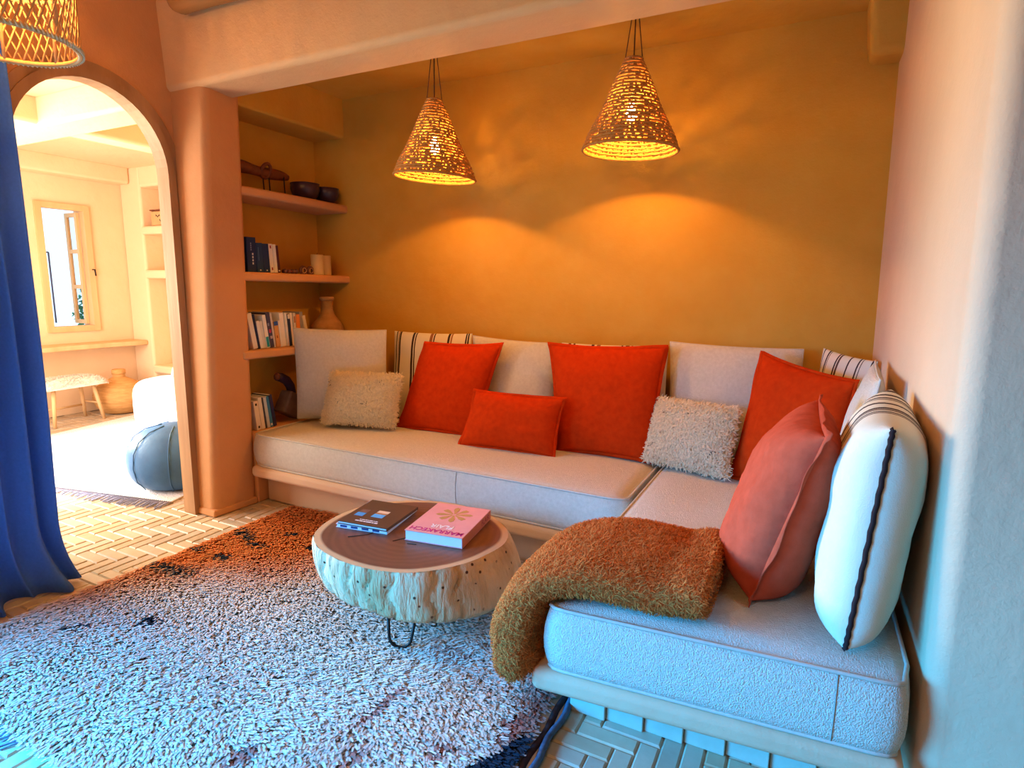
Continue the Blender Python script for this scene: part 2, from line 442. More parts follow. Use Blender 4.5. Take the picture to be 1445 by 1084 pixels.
# ------------------------------------------------------------------ plaster shelves in the niche
def shelf(z, label, dz):
    poly = []
    for k in range(13):
        t = k/12; y = 2.60+(3.63-2.60)*t
        poly.append((-3.285+.018*math.sin(PI*t)+.01*t, y))
    poly += [(-3.62,3.63),(-3.62,2.60)]
    mb = MB(); n = len(poly)
    zz = lambda y: z + dz*(y-2.66)
    mb.add([(x,y,zz(y)-.058) for x,y in poly]+[(x,y,zz(y)) for x,y in poly],
           [tuple(reversed(range(n))), tuple(range(n,2*n))]+[(i,(i+1)%n,n+(i+1)%n,n+i) for i in range(n)])
    o = bevel(mb.build('plaster_shelf', M['plaster']), .018, 4)
    return tag(o, label, 'shelf', 'built-in plaster shelves')
shelf(2.105, 'top plaster wall shelf, holding a log sculpture and two dark bowls', -.012)
shelf(1.568, 'middle plaster wall shelf, holding navy books and cream candles', -.008)
shelf(1.055, 'lowest plaster wall shelf, holding a long row of paperbacks and a clay vase', -.008)

# ------------------------------------------------------------------ bench with mattresses
bench = thing('plaster_bench', 'L-shaped terracotta plaster bench base with rounded ledge under the mattresses', 'bench', (-1.5,3.1,0))
def bench_parts():
    L = [(-3.29,2.60),(-.72,2.60),(-.72,1.565),(.315,1.66),(.30,3.595),(-3.29,3.595)]
    mb = MB(); mb.prism(L, .205, .285)
    bevel(pbuild(mb, 'ledge', M['plaster_rose'], bench), .03, 5)
    B = [(-3.29,2.73),(-.625,2.73),(-.625,1.82),(.315,1.90),(.30,3.595),(-3.29,3.595)]
    mb = MB(); mb.prism(B, 0, .21)
    bevel(pbuild(mb, 'base', M['plaster_rose'], bench), .015, 3)
    mb = MB(); x = -.66
    while x < .30:
        y = 1.805+(x+.63)*.083
        mb.box((x,y-.012,0),(x+.13,y+.008,.07)); x += .1315
    for k in range(6): mb.box((-.645,1.82+k*.134,0),(-.622,1.82+k*.134+.13,.07))
    bevel(pbuild(mb, 'tile_skirting', M['skirt_tile'], bench), .004, 2)
bench_parts()

def mattress(name, label, corners, z0, z1, seam, group):
    """boxy cushion on four xy corners (front-left, front-right, back-right, back-left) with crown, piping and a side seam"""
    fl, fr, br, bl = [np.array(c) for c in corners]
    c = (fl+fr+br+bl)/4
    t = thing(name, label, 'mattress', (float(c[0]),float(c[1]),z0), 0, group)
    nu, nv, nw = 28, 18, 6
    def xy(u, v): # u,v in 0..1
        return (fl*(1-u)+fr*u)*(1-v)+(bl*(1-u)+br*u)*v
    r = .035
    def rnd(u, v, lx, ly):
        # round the plan corners a little
        x, y = (u-.5)*lx, (v-.5)*ly; R = .06
        hx, hy = lx/2-R, ly/2-R
        if abs(x) > hx and abs(y) > hy:
            dx, dy = abs(x)-hx, abs(y)-hy; m = max(dx,dy); l = math.hypot(dx,dy)
            if l > 0: s = m/l; dx *= s; dy *= s
            x = math.copysign(hx+dx,x); y = math.copysign(hy+dy,y)
        return x/lx+.5, y/ly+.5
    lx = np.linalg.norm(fr-fl); ly = np.linalg.norm(bl-fl)
    def top(u, v):
        a = (1-abs(2*u-1)**6)*(1-abs(2*v-1)**4)
        return z1 + .022*a + .006*(float(vnoise(u*9,v*6,3))-.5)*a
    mb = MB()
    idx = {}
    def P(u, v, z, bulge=0):
        uu, vv = rnd(u, v, lx, ly); p = xy(uu, vv)
        if bulge:
            d = p-c; d = d/np.linalg.norm(d)
            e = np.array([math.copysign(1,u-.5) if u in (0,1) else 0, math.copysign(1,v-.5) if v in (0,1) else 0]); p = p+e*bulge
        return (p[0], p[1], z)
    for i in range(nu+1):
        for j in range(nv+1):
            idx['t',i,j] = len(mb.v); mb.v.append(P(i/nu, j/nv, top(i/nu,j/nv)))
    for i in range(nu+1):
        for j in range(nv+1):
            idx['b',i,j] = len(mb.v); mb.v.append(P(i/nu, j/nv, z0))
    for i in range(nu):
        for j in range(nv):
            mb.f.append((idx['t',i,j],idx['t',i+1,j],idx['t',i+1,j+1],idx['t',i,j+1]))
            mb.f.append((idx['b',i,j+1],idx['b',i+1,j+1],idx['b',i+1,j],idx['b',i,j]))
    ring = [(i,0) for i in range(nu)]+[(nu,j) for j in range(nv)]+[(i,nv) for i in range(nu,0,-1)]+[(0,j) for j in range(nv,0,-1)]
    m = len(ring); side = []
    for k in range(nw+1):
        w = k/nw; row = []
        for i,j in ring:
            if k == 0: row.append(idx['b',i,j])
            elif k == nw: row.append(idx['t',i,j])
            else:
                row.append(len(mb.v)); mb.v.append(P(i/nu, j/nv, z0+(top(i/nu,j/nv)-z0)*w, .016*(1-(2*w-1)**2)))
        side.append(row)
    for k in range(nw):
        for q in range(m):
            mb.f.append((side[k][q],side[k][(q+1)%m],side[k+1][(q+1)%m],side[k+1][q]))
    rt = [mb.v[idx['t',i,j]] for i,j in ring]; rb = [mb.v[idx['b',i,j]] for i,j in ring]
    body = pbuild(mb, 'cover', M['greige'], t, True)
    s = MB(); s.tube(rt, .0062, 6, True); pbuild(s, 'piping', M['piping'], body, True)
    s = MB(); s.tube([(x,y,z+.004) for x,y,z in rb], .0062, 6, True); pbuild(s, 'piping', M['piping'], body, True)
    pts = [P(seam, 0, z0+(z1-z0)*w, .016*(1-(2*w-1)**2)+.0003) for w in np.linspace(0,1,9)]
    s = MB(); s.tube(pts, .0018, 5); pbuild(s, 'seam', M['seamline'], body, True)
    return t
mattress('bench_mattress', 'long greige wool mattress along the back wall with piped edges', [(-3.275,2.62),(-.717,2.62),(-.717,3.57),(-3.275,3.57)], .288, .50, .63, 'greige bench mattresses')
mattress('bench_mattress', 'short greige wool mattress along the right wall, under the brown throw', [(-.683,1.585),(.308,1.675),(.285,3.57),(-.683,3.57)], .288, .50, .83, 'greige bench mattresses')

# ------------------------------------------------------------------ pillows
def pillow(name, label, Q, t, m, cat='cushion', group=None, flange=None, pinch=.05, piping=None, seed=0, sag=0, n=26, shag=None, stops=None, wr=.006, bend=0, puff=(2.6,.52), low=None):
    """Q: top-left, top-right, bottom-right, bottom-left as seen from the front"""
    TL, TR, BR, BL = [np.array(q, float) for q in Q]
    c0 = (BL+BR)/2
    root = thing(name, label, cat, tuple(map(float, c0)), 0, group)
    nrm = np.cross(TR-TL, BL-TL); nrm /= -np.linalg.norm(nrm)     # pointing to the front
    nrm = -nrm if np.dot(nrm, np.array([0,0,1.5])-(TL+BR)/2*0 - np.array([0,0,0])) < -9 else nrm
    cen = (TL+TR+BR+BL)/4
    if FACE.get('toward') is not None and np.dot(nrm, FACE['toward']-cen) < 0: nrm = -nrm
    def pos(u, v):   # -1..1
        uu = u*(1-pinch*(1-v*v)); vv = v*(1-pinch*(1-u*u))
        a = (uu+1)/2; b = (vv+1)/2
        return (BL*(1-a)+BR*a)*(1-b)+(TL*(1-a)+TR*a)*b
    mb = MB(); pu = []; grid = [{}, {}]
    lin = np.sin(np.linspace(-1,1,n+1)*PI/2)
    hs = np.zeros((n+1,n+1))
    for i,u in enumerate(lin):
        for j,v in enumerate(lin):
            h = max(0,(1-abs(u)**puff[0]))*max(0,(1-abs(v)**(low if (low and v < 0) else puff[0]))); h = h**puff[1]
            h *= 1 - sag*v*.5
            # puckers running in from the corners
            h *= 1 + .05*(math.sin(9*u*v+seed)*abs(u*v))
            hs[i,j] = h
    for s in (0,1):
        for i,u in enumerate(lin):
            for j,v in enumerate(lin):
                edge = i in (0,n) or j in (0,n)
                if s == 1 and edge: grid[1][i,j] = grid[0][i,j]; continue
                w = wr*(float(vnoise(u*2.6+7*seed, v*2.6+s*5, seed))-.5)*2*hs[i,j] + wr*.5*(float(vnoise(u*7+seed, v*7+s*3, seed+2))-.5)*hs[i,j]
                k = (t/2*hs[i,j]+w)*(1 if s == 0 else -1)
                p = pos(u,v)+nrm*(k + bend*(u*u))
                grid[s][i,j] = len(mb.v); mb.v.append(tuple(p)); pu.append((u+1)/2)
        for i in range(n):
            for j in range(n):
                q = (grid[s][i,j],grid[s][i+1,j],grid[s][i+1,j+1],grid[s][i,j+1])
                mb.f.append(q if s == 0 else q[::-1])
    mb.a['pu'] = pu
    vs = [np.array(v) for v in mb.v]
    body = pbuild(mb, 'cover', M['shagbase'] if shag else m, root, True)
    border = [(i,0) for i in range(n)]+[(n,j) for j in range(n)]+[(i,n) for i in range(n,0,-1)]+[(0,j) for j in range(n,0,-1)]
    bp = [vs[grid[0][k]] for k in border]
    if flange:
        s = MB(); K = len(bp); outr = []
        for k,(i,j) in enumerate(border):
            d = bp[k]-cen; u, v = lin[i], lin[j]
            eu = (BR-BL)/np.linalg.norm(BR-BL); ev = (TL-BL)/np.linalg.norm(TL-BL)
            o = eu*(math.copysign(flange,u) if i in (0,n) else 0)+ev*(math.copysign(flange,v) if j in (0,n) else 0)
            outr.append(bp[k]+o+nrm*(.007*math.sin(k*.33+seed)+.003*math.sin(k*.9)))
        vv = [p+nrm*.003 for p in bp]+[p+nrm*.0015 for p in outr]+[p-nrm*.0015 for p in outr]+[p-nrm*.003 for p in bp]
        ff = []
        for k in range(K):
            k2 = (k+1)%K
            for a in range(3): ff.append((a*K+k,a*K+k2,(a+1)*K+k2,(a+1)*K+k))
        s.add(vv, ff); pbuild(s, 'flange', m, body, True)
    if piping:
        pm, pr, sides = piping
        s = MB()
        if sides == 'all': s.tube(bp, pr, 6, True)
        else:
            pts = [vs[grid[0][(0 if sides == 'left' else n),j]] for j in range(n+1)]
            pts = [p+nrm*.0012*(1 if k%2 else -1) for k,p in enumerate(pts)]
            s.tube(pts, pr, 6)
        pbuild(s, 'seam', pm, body, True)
    if shag:
        cnt, ln, wd, dots = shag
        P=[];N=[];CC=[]
        vsA = np.array(vs)
        for k in range(cnt):
            u, v = random.uniform(-.99,.99), random.uniform(-.99,.99)
            fi = (math.asin(u)/(PI/2)+1)/2*n; fj = (math.asin(v)/(PI/2)+1)/2*n
            i, j = min(int(fi),n-1), min(int(fj),n-1); a, b = fi-i, fj-j
            s = 0 if random.random() < .8 else 1
            g = grid[s]; p00,p10,p01,p11 = vsA[g[i,j]],vsA[g[i+1,j]],vsA[g[i,j+1]],vsA[g[i+1,j+1]]
            p = (p00*(1-a)+p10*a)*(1-b)+(p01*(1-a)+p11*a)*b
            nn = np.cross(p10-p00, p01-p00)
            if s: nn = -nn
            l = np.linalg.norm(nn)
            if l < 1e-12: continue
            nn = nn/l
            if np.dot(nn, nrm)*(1 if s == 0 else -1) < 0: nn = -nn
            P.append(p); N.append(nn); q = random.uniform(.86,1.06)
            col = (.88*q,.75*q,.52*q)
            for du,dv in dots:
                if s == 0 and (u-du)**2+(v-dv)**2 < .0009: col = (.04,.03,.03)
            CC.append(col)
        V,F,cl = tufts(np.array(P)-c0, np.array(N), ln, wd, CC, curl=.95, seg=3)
        tuft_obj('wool_curls', V, F, cl, M['tuft'], body)['kind'] = 'stuff'
    return root
FACE = {'toward': np.array([-.6,0,1.2])}
dk = None
ST1 = stripe_mat('striped_wool_a', [(.045,0.016,dk),(.075,0.011,(.30,.14,.06)),(.09,0.024,dk),(.27,0.027,dk),(.31,0.016,dk),(.50,0.034,(.25,.10,.05)),(.545,0.016,dk),(.72,0.027,dk),(.76,0.019,(.30,.14,.06)),(.93,0.016,dk),(.955,0.016,dk)])
ST2 = stripe_mat('striped_wool_b', [(.07,0.027,dk),(.12,0.020,dk),(.30,0.027,dk),(.35,0.034,(.25,.11,.06)),(.58,0.016,dk),(.62,0.034,dk),(.67,0.016,(.3,.14,.07)),(.84,0.027,dk),(.88,0.034,dk)])
ST3 = stripe_mat('striped_wool_c', [(.05,.02,dk),(.16,.025,dk),(.20,.012,dk),(.36,.025,dk),(.40,.03,(.09,.05,.04)),(.58,.025,dk),(.74,.025,dk),(.79,.012,dk),(.93,.03,dk)])
ST4 = stripe_mat('striped_wool_d', [(.03,.04,dk),(.14,.034,dk),(.22,.030,dk),(.262,.022,(.10,.05,.04)),(.36,.034,dk),(.48,.032,dk),(.522,.028,(.10,.05,.04)),(.575,.026,dk),(.612,.020,(.12,.06,.05))])
G = 'greige back cushions'; RG = 'rust linen cushions'; SG = 'striped wool cushions'; HG = 'shaggy cream cushions'
pillow('cushion', 'large plain greige cushion at the left end of the bench, below the clay vase', [(-3.276,3.014,1.185),(-2.662,3.277,1.183),(-2.647,3.262,.535),(-3.26,3.0,.535)], .15, M['greige'], group=G, seed=1, pinch=.03, piping=(M['piping'],.004,'all'))
pillow('cushion', 'small shaggy cream cushion with black dots against the leftmost greige cushion', [(-2.945,3.03,.895),(-2.452,3.18,.896),(-2.438,3.08,.55),(-2.955,2.93,.55)], .13, None, group=HG, seed=2, pinch=.02, shag=(10000,.021,.0075,[(-.25,.6),(.55,.6),(-.55,-.1),(.2,-.2),(-.15,-.93),(.6,-.93),(-.92,.55)]))
pillow('cushion', 'cream striped wool cushion standing between the leftmost greige and rust cushions', [(-2.776,3.516,1.158),(-2.115,3.541,1.168),(-2.046,3.401,.53),(-2.706,3.368,.53)], .12, ST1, group=SG, seed=3, pinch=.03)
pillow('cushion', 'large rust linen cushion tilted in front of the left striped cushion', [(-2.387,3.36,1.097),(-1.807,3.39,1.118),(-1.922,3.22,.525),(-2.513,3.20,.525)], .15, M['rust'], group=RG, seed=4, flange=.018)
pillow('cushion', 'greige cushion in shadow between the two large rust cushions on the back wall', [(-2.098,3.522,1.155),(-1.481,3.518,1.136),(-1.409,3.406,.53),(-2.022,3.398,.53)], .13, M['greige'], group=G, seed=5, pinch=.03, piping=(M['piping'],.004,'all'))
pillow('cushion', 'small rectangular rust lumbar cushion at the middle of the long bench', [(-1.853,3.14,.845),(-1.27,3.175,.845),(-1.281,3.06,.525),(-1.892,3.02,.525)], .14, M['rust'], group=RG, seed=6, flange=.015)
pillow('cushion', 'cream striped wool cushion peeking over the right large rust cushion', [(-1.432,3.519,1.144),(-.751,3.524,1.165),(-.715,3.414,.54),(-1.385,3.406,.54)], .12, ST2, group=SG, seed=7, pinch=.03)
pillow('cushion', 'large upright rust linen cushion beside the lumbar cushion, right of centre', [(-1.452,3.385,1.138),(-.748,3.43,1.159),(-.756,3.25,.525),(-1.309,3.20,.525)], .16, M['rust'], group=RG, seed=8, flange=.018)
pillow('cushion', 'greige cushion on the back wall behind the right shaggy cushion', [(-.747,3.54,1.185),(-.034,3.519,1.184),(.001,3.399,.54),(-.70,3.406,.54)], .12, M['greige'], group=G, seed=9, pinch=.03, piping=(M['piping'],.004,'all'))
pillow('cushion', 'small shaggy cream cushion at the inner corner of the two mattresses', [(-.757,3.36,.875),(-.298,3.20,.885),(-.321,3.08,.54),(-.792,3.23,.53)], .14, None, group=HG, seed=10, pinch=.02, shag=(10000,.022,.0075,[(-.6,.6),(.1,.55),(.65,-.35),(-.8,-.5)]))
pillow('cushion', 'bright rust linen cushion with a peaked corner in the bench corner', [(-.225,3.36,1.165),(.193,3.04,1.09),(.14,2.9,.54),(-.32,3.17,.53)], .15, M['rust'], group=RG, seed=11, flange=.016, pinch=.06)
FACE['toward'] = np.array([-3,1.5,1.0])
pillow('cushion', 'cream striped wool cushion in the far corner where the two walls meet', [(.06,3.47,1.203),(.285,3.21,1.175),(.265,3.14,.55),(.03,3.38,.55)], .13, ST3, group=SG, seed=12, pinch=.03, n=22)
pillow('cushion', 'plain greige cushion against the right wall, lit blue, behind the faded rust cushion', [(.255,2.98,1.20),(.232,2.45,1.185),(.15,2.42,.54),(.17,2.98,.54)], .13, M['greige'], group=G, seed=13, pinch=.03, piping=(M['piping'],.004,'all'))
pillow('cushion', 'large faded rust linen cushion standing edge-on beside the brown throw', [(.045,2.43,1.10),(.062,1.89,1.08),(-.10,1.88,.53),(-.13,2.42,.53)], .29, M['rust_soft'], group=RG, seed=14, flange=.02, pinch=.05, n=34, wr=.014, puff=(3.0,.5), low=9)
pillow('cushion', 'large cream cushion with black stripes and thick black seam, nearest on the right', [(.252,2.31,1.175),(.207,1.76,1.15),(.155,1.73,.53),(.18,2.34,.53)], .225, ST4, group=SG, seed=15, pinch=.02, piping=(mat('black_seam',(.03,.012,.012),None,40,.9),.0075,'right'), n=36, wr=.01, puff=(4.2,.46), low=8)

# ------------------------------------------------------------------ brown throw
def throw():
    root = thing('throw_blanket', 'fuzzy caramel brown throw folded over the left edge of the short mattress', 'blanket', (-.5,1.88,.5))
    path = [(-.20,.596,.52,1.90),(-.225,.594,.53,1.90),(-.26,.590,.53,1.90),(-.32,.572,.53,1.90),(-.42,.585,.53,1.88),(-.52,.592,.53,1.865),(-.60,.588,.53,1.85),(-.67,.572,.53,1.835),(-.73,.54,.53,1.82),(-.765,.49,.54,1.81),(-.785,.42,.54,1.80),(-.792,.345,.53,1.79),(-.79,.28,.53,1.79),(-.78,.225,.50,1.79)]
    # resample
    A = np.array(path); tt = np.linspace(0,len(A)-1,40)
    Q = np.stack([np.interp(tt, np.arange(len(A)), A[:,k]) for k in range(4)],1)
    for _ in range(2): Q[1:-1] = (Q[:-2]+2*Q[1:-1]+Q[2:])/4
    seg = 36; mb = MB(); rings = []
    for i,(x,z,w,yc) in enumerate(Q):
        d = Q[min(i+1,39),:2]-Q[max(i-1,0),:2]; d /= np.linalg.norm(d); nx, nz = d[1], -d[0]
        if nz < 0 and i < 25: nx, nz = -nx, -nz
        if i >= 1:
            if nx*rings[-1][0]+nz*rings[-1][1] < 0: nx, nz = -nx, -nz
        rings.append((nx,nz))
        th = .062 if i < 24 else .062+.02*min(1,(i-24)/6)
        if i in (0,39): th *= .35; w *= .93
        if i in (1,38): th *= .8; w *= .98
        for k in range(seg):
            a = 2*PI*k/seg; ca, sa = math.cos(a), math.sin(a)
            yy = math.copysign(abs(ca)**.7,ca)*w/2; hh = math.copysign(abs(sa)**.6,sa)*th*(1+.25*(float(vnoise(i*.25,k*.3,4))-.5))
            hh += .012*(float(vnoise(i*.35+9,k*.22,8))-.5)
            mb.v.append((x+nx*hh, yc+yy, z+nz*hh))
    for i in range(39):
        for k in range(seg): mb.f.append((i*seg+k, i*seg+(k+1)%seg, (i+1)*seg+(k+1)%seg, (i+1)*seg+k))
    mb.f.append(tuple(range(seg))); mb.f.append(tuple(39*seg+k for k in reversed(range(seg))))
    V = np.array(mb.v); quads = [f for f in mb.f if len(f) == 4]
    pbuild(mb, 'blanket', M['throwbase'], root, True)
    P=[];N=[];CC=[]
    q = np.array(quads); a = V[q[:,0]];b=V[q[:,1]];c=V[q[:,2]];d=V[q[:,3]]
    nn = np.cross(c-a,d-b); ar = np.linalg.norm(nn,axis=1); nn /= ar[:,None]+1e-12
    ctr = (a+b+c+d)/4
    # outward orientation
    cen = np.repeat(Q[:39,[0,3,1]],seg,0); sgn = np.sign(((ctr-cen)*nn).sum(1)); nn *= sgn[:,None]
    pick = RNG.choice(len(q), 42000, p=ar/ar.sum()); u = RNG.random((42000,1)); v = RNG.random((42000,1))
    P = (a[pick]*(1-u)+b[pick]*u)*(1-v)+(d[pick]*(1-u)+c[pick]*u)*v
    k = RNG.uniform(.7,1.25,(42000,1)); CC = np.array([[.70,.235,.055]])*k
    VV,F,cl = tufts(P-np.array([-.5,1.88,.5]), nn[pick], .013, .0032, CC, curl=.95, seg=2, jitter=.5)
    tuft_obj('wool_nap', VV, F, cl, M['tuft'], root)['kind'] = 'stuff'
throw()

# ------------------------------------------------------------------ rug
def rug():
    root = thing('shag_rug', 'long-pile wool rug, rust dye and painted warm light at the far edge fading to cream, under the stump table', 'rug', (-1.9,1.8,0))
    pts = [(-3.02,1.0),(-2.42,.80),(-.70,.80),(-.655,1.86),(-.70,2.69),(-3.0,2.72),(-3.0,1.6)]
    poly = [(-3.02,.80),(-.67,.80),(-.66,2.66),(-2.3,2.70),(-2.95,2.72)]
    mb = MB(); mb.prism(poly, .001, .012); pbuild(mb, 'backing', M['rugbase'], root)
    x0,x1,y0,y1 = -3.02,-.735,.80,2.70
    n = 95000
    X = RNG.uniform(x0,x1,n); Y = RNG.uniform(y0,y1,n)
    far = np.clip((Y-1.12-(X+3.0)*.86 + .16*(vnoise(X*3,Y*3,2)-.5))/.62, 0, 1)  # rust dye, with the warm light's diagonal boundary painted into the colour
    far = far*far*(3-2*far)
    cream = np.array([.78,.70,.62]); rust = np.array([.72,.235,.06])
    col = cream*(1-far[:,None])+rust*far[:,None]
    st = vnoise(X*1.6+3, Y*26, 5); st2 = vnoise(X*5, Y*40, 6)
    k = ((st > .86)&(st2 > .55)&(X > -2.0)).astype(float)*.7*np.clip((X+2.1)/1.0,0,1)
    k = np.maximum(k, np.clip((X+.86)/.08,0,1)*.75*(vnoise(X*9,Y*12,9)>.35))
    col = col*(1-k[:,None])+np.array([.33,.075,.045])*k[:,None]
    marks = [(-2.96,1.715,.06,.012),(-2.83,1.735,.085,.022),(-2.963,1.965,.03,.016),(-2.768,1.952,.04,.022),(-2.96,2.24,.035,.02),(-2.90,2.225,.05,.016),(-2.83,2.20,.03,.02),(-2.72,2.16,.055,.02),(-2.652,2.367,.025,.016),(-2.413,2.279,.035,.02),(-2.492,1.405,.038,.024),(-2.713,1.229,.025,.014),(-.80,1.39,.035,.04),(-.775,1.46,.03,.035),(-.76,1.53,.025,.035),(-.84,1.34,.03,.03)]
    for mx,my,rx,ry in marks:
        d = ((X-mx)/rx/1.35)**2+((Y-my)/ry/1.35)**2 + .7*(vnoise(X*40,Y*40,1)-.5)
        col[d < 1] = (.02,.03,.05)
    for mx,my,rx,ry in [(-2.476,1.937,.025,.014),(-2.571,1.324,.03,.012),(-1.27,1.45,.018,.11),(-1.50,1.09,.03,.045),(-.815,1.60,.03,.07),(-.96,1.40,.018,.05),(-1.18,1.25,.014,.07)]:
        d = ((X-mx)/rx)**2+((Y-my)/ry)**2 + .9*(vnoise(X*30,Y*30,3)-.5); col[d < 1] = col[d < 1]*.35+np.array([.34,.05,.03])*.65
    col *= RNG.uniform(.82,1.12,(n,1))
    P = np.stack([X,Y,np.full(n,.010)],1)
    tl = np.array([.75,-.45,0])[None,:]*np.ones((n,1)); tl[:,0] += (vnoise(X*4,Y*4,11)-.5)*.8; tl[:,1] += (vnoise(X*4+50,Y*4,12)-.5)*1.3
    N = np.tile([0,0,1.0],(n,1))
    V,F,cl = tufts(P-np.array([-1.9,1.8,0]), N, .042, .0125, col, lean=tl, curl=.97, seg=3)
    tuft_obj('pile', V, F, cl, M['tuft'], root)['kind'] = 'stuff'
    # woven dark selvedge along the right edge
    s = MB()
    s.tube([(-.690+.005*math.sin(k*1.1),.80+k*.045,.014) for k in range(42)], .013, 6)
    pbuild(s, 'selvedge', mat('dark_selvedge',(.03,.02,.03),(.06,.03,.03),60,.9), root, True)
    s = MB(); s.tube([(-.664+.006*math.sin(k*1.3),.80+k*.045,.013) for k in range(42)], .013, 6)
    pbuild(s, 'selvedge', mat('blue_selvedge',(.05,.09,.16),(.10,.14,.22),60,.9), root, True)
    s = MB()
    for k in range(26):
        x = -2.46+k*.012+random.uniform(-.01,.01); y = .80
        if k % 3 == 0: continue
        s.tube([(x,y+.01,.01),(x-.03,y-.02,.008),(x-.05+random.uniform(-.03,.03),y-.05-random.uniform(0,.03),.005)], .004, 5)
    pbuild(s, 'fringe', M['fringe'], root, True)
rug()

# ------------------------------------------------------------------ coffee table
def table():
    ZT = .40; cx, cy = -1.52, 2.03
    root = thing('coffee_table', 'thick tree-slice coffee table with dark top and hairpin legs', 'table', (cx,cy,0))
    rim = [(-1.79,1.714),(-1.90,1.80),(-1.955,1.95),(-1.955,2.10),(-1.90,2.24),(-1.80,2.335),(-1.66,2.405),(-1.50,2.425),(-1.35,2.39),(-1.22,2.32),(-1.14,2.24),(-1.10,2.13),(-1.115,2.01),(-1.156,1.885),(-1.22,1.79),(-1.30,1.715),(-1.40,1.675),(-1.51,1.66),(-1.65,1.672)]
    A = np.array([(math.atan2(y-cy,x-cx), math.hypot(x-cx,y-cy)) for x,y in rim]); A = A[A[:,0].argsort()]
    th = np.linspace(-PI,PI,193)[:-1]
    ext = np.concatenate([A[-3:]-[2*PI,0],A,A[:3]+[2*PI,0]])
    R = np.interp(th, ext[:,0], ext[:,1])
    for _ in range(8): R = (np.roll(R,1)+2*R+np.roll(R,-1))/4
    bot = [(-2.0,2.0),(-1.90,1.84),(-1.786,1.764),(-1.636,1.715),(-1.489,1.707),(-1.325,1.716),(-1.186,1.791),(-1.06,1.96),(-1.045,2.18),(-1.15,2.35),(-1.35,2.46),(-1.6,2.45),(-1.85,2.33)]
    B = np.array([(math.atan2(y-cy,x-cx), math.hypot(x-cx,y-cy)) for x,y in bot]); B = B[B[:,0].argsort()]
    ext = np.concatenate([B[-3:]-[2*PI,0],B,B[:3]+[2*PI,0]]); RB = np.interp(th, ext[:,0], ext[:,1])
    for _ in range(10): RB = (np.roll(RB,1)+2*RB+np.roll(RB,-1))/4
    n = 192; zs = np.linspace(.185,ZT,12); mb = MB()
    for i,z in enumerate(zs):
        w = (z-zs[0])/(ZT-zs[0]); 
        for k in range(n):
            r = RB[k]*(1-w)+R[k]*w + .014*math.sin(PI*w) + .008*(float(vnoise(th[k]*7,z*3,3))-.5)
            if i in (0,11): r -= .006
            for a0 in (-2.15,-1.72,-1.45,-1.18,-.75,-.5,.4,2.9):
                r -= .016*math.exp(-((th[k]-a0-.05*math.sin(9*w))/.022)**2)
            mb.v.append((r*math.cos(th[k]), r*math.sin(th[k]), z))
    for i in range(11):
        for k in range(n): mb.f.append((i*n+k, i*n+(k+1)%n, (i+1)*n+(k+1)%n, (i+1)*n+k))
    mb.f.append(tuple(reversed(range(n))))
    mb.build('slab', M['stump'], root, True)
    t = MB(); pu = []
    rr = np.linspace(1,0,9)[:-1]
    for q in rr:
        for k in range(n):
            r = (R[k]-.006)*q; t.v.append((r*math.cos(th[k]), r*math.sin(th[k]), ZT+ (.0 if q == 1 else .002))); pu.append(q)
    t.v.append((0,0,ZT+.002)); pu.append(0)
    for i in range(len(rr)-1):
        for k in range(n): t.f.append((i*n+k, i*n+(k+1)%n, (i+1)*n+(k+1)%n, (i+1)*n+k))
    for k in range(n): t.f.append(((len(rr)-1)*n+k,(len(rr)-1)*n+(k+1)%n,len(t.v)-1))
    t.a['pu'] = pu; tp = t.build('top', M['stumptop'], root, True)
    tp['label'] = 'dark brown heartwood top with pale sapwood rim'
    for pts in ([(-.02,-.12),(.02,-.05),(.04,.02)],[(-.22,-.18),(-.16,-.12),(-.15,-.08)],[(.05,-.11),(.09,-.10)]):
        cr = MB(); cr.tube([(x,y,ZT+.003) for x,y in pts], .0025, 5); cr.build('crack', M['wick'], tp)
    # hairpin legs: a loop of rod each
    for ang in (-64,56,178):
        a = math.radians(ang); L = MB(); rad = .275; d = Vector((math.cos(a),math.sin(a),0)); s = Vector((-d.y,d.x,0))
        p = []
        top1 = d*(rad-.02)+s*.062; top2 = d*(rad-.02)-s*.062; foot = d*(rad+.03)
        pts = [Vector((top1.x,top1.y,.19))]
        for k in range(9):
            t = PI*k/8; f = foot+s*(.046*math.cos(t)); pts.append(Vector((f.x,f.y,.082-.045*math.sin(t))))
        pts.append(Vector((top2.x,top2.y,.19)))
        L.tube([tuple(q) for q in pts], .0065, 8)
        L.build('hairpin_leg', M['iron'], root, True)
table()

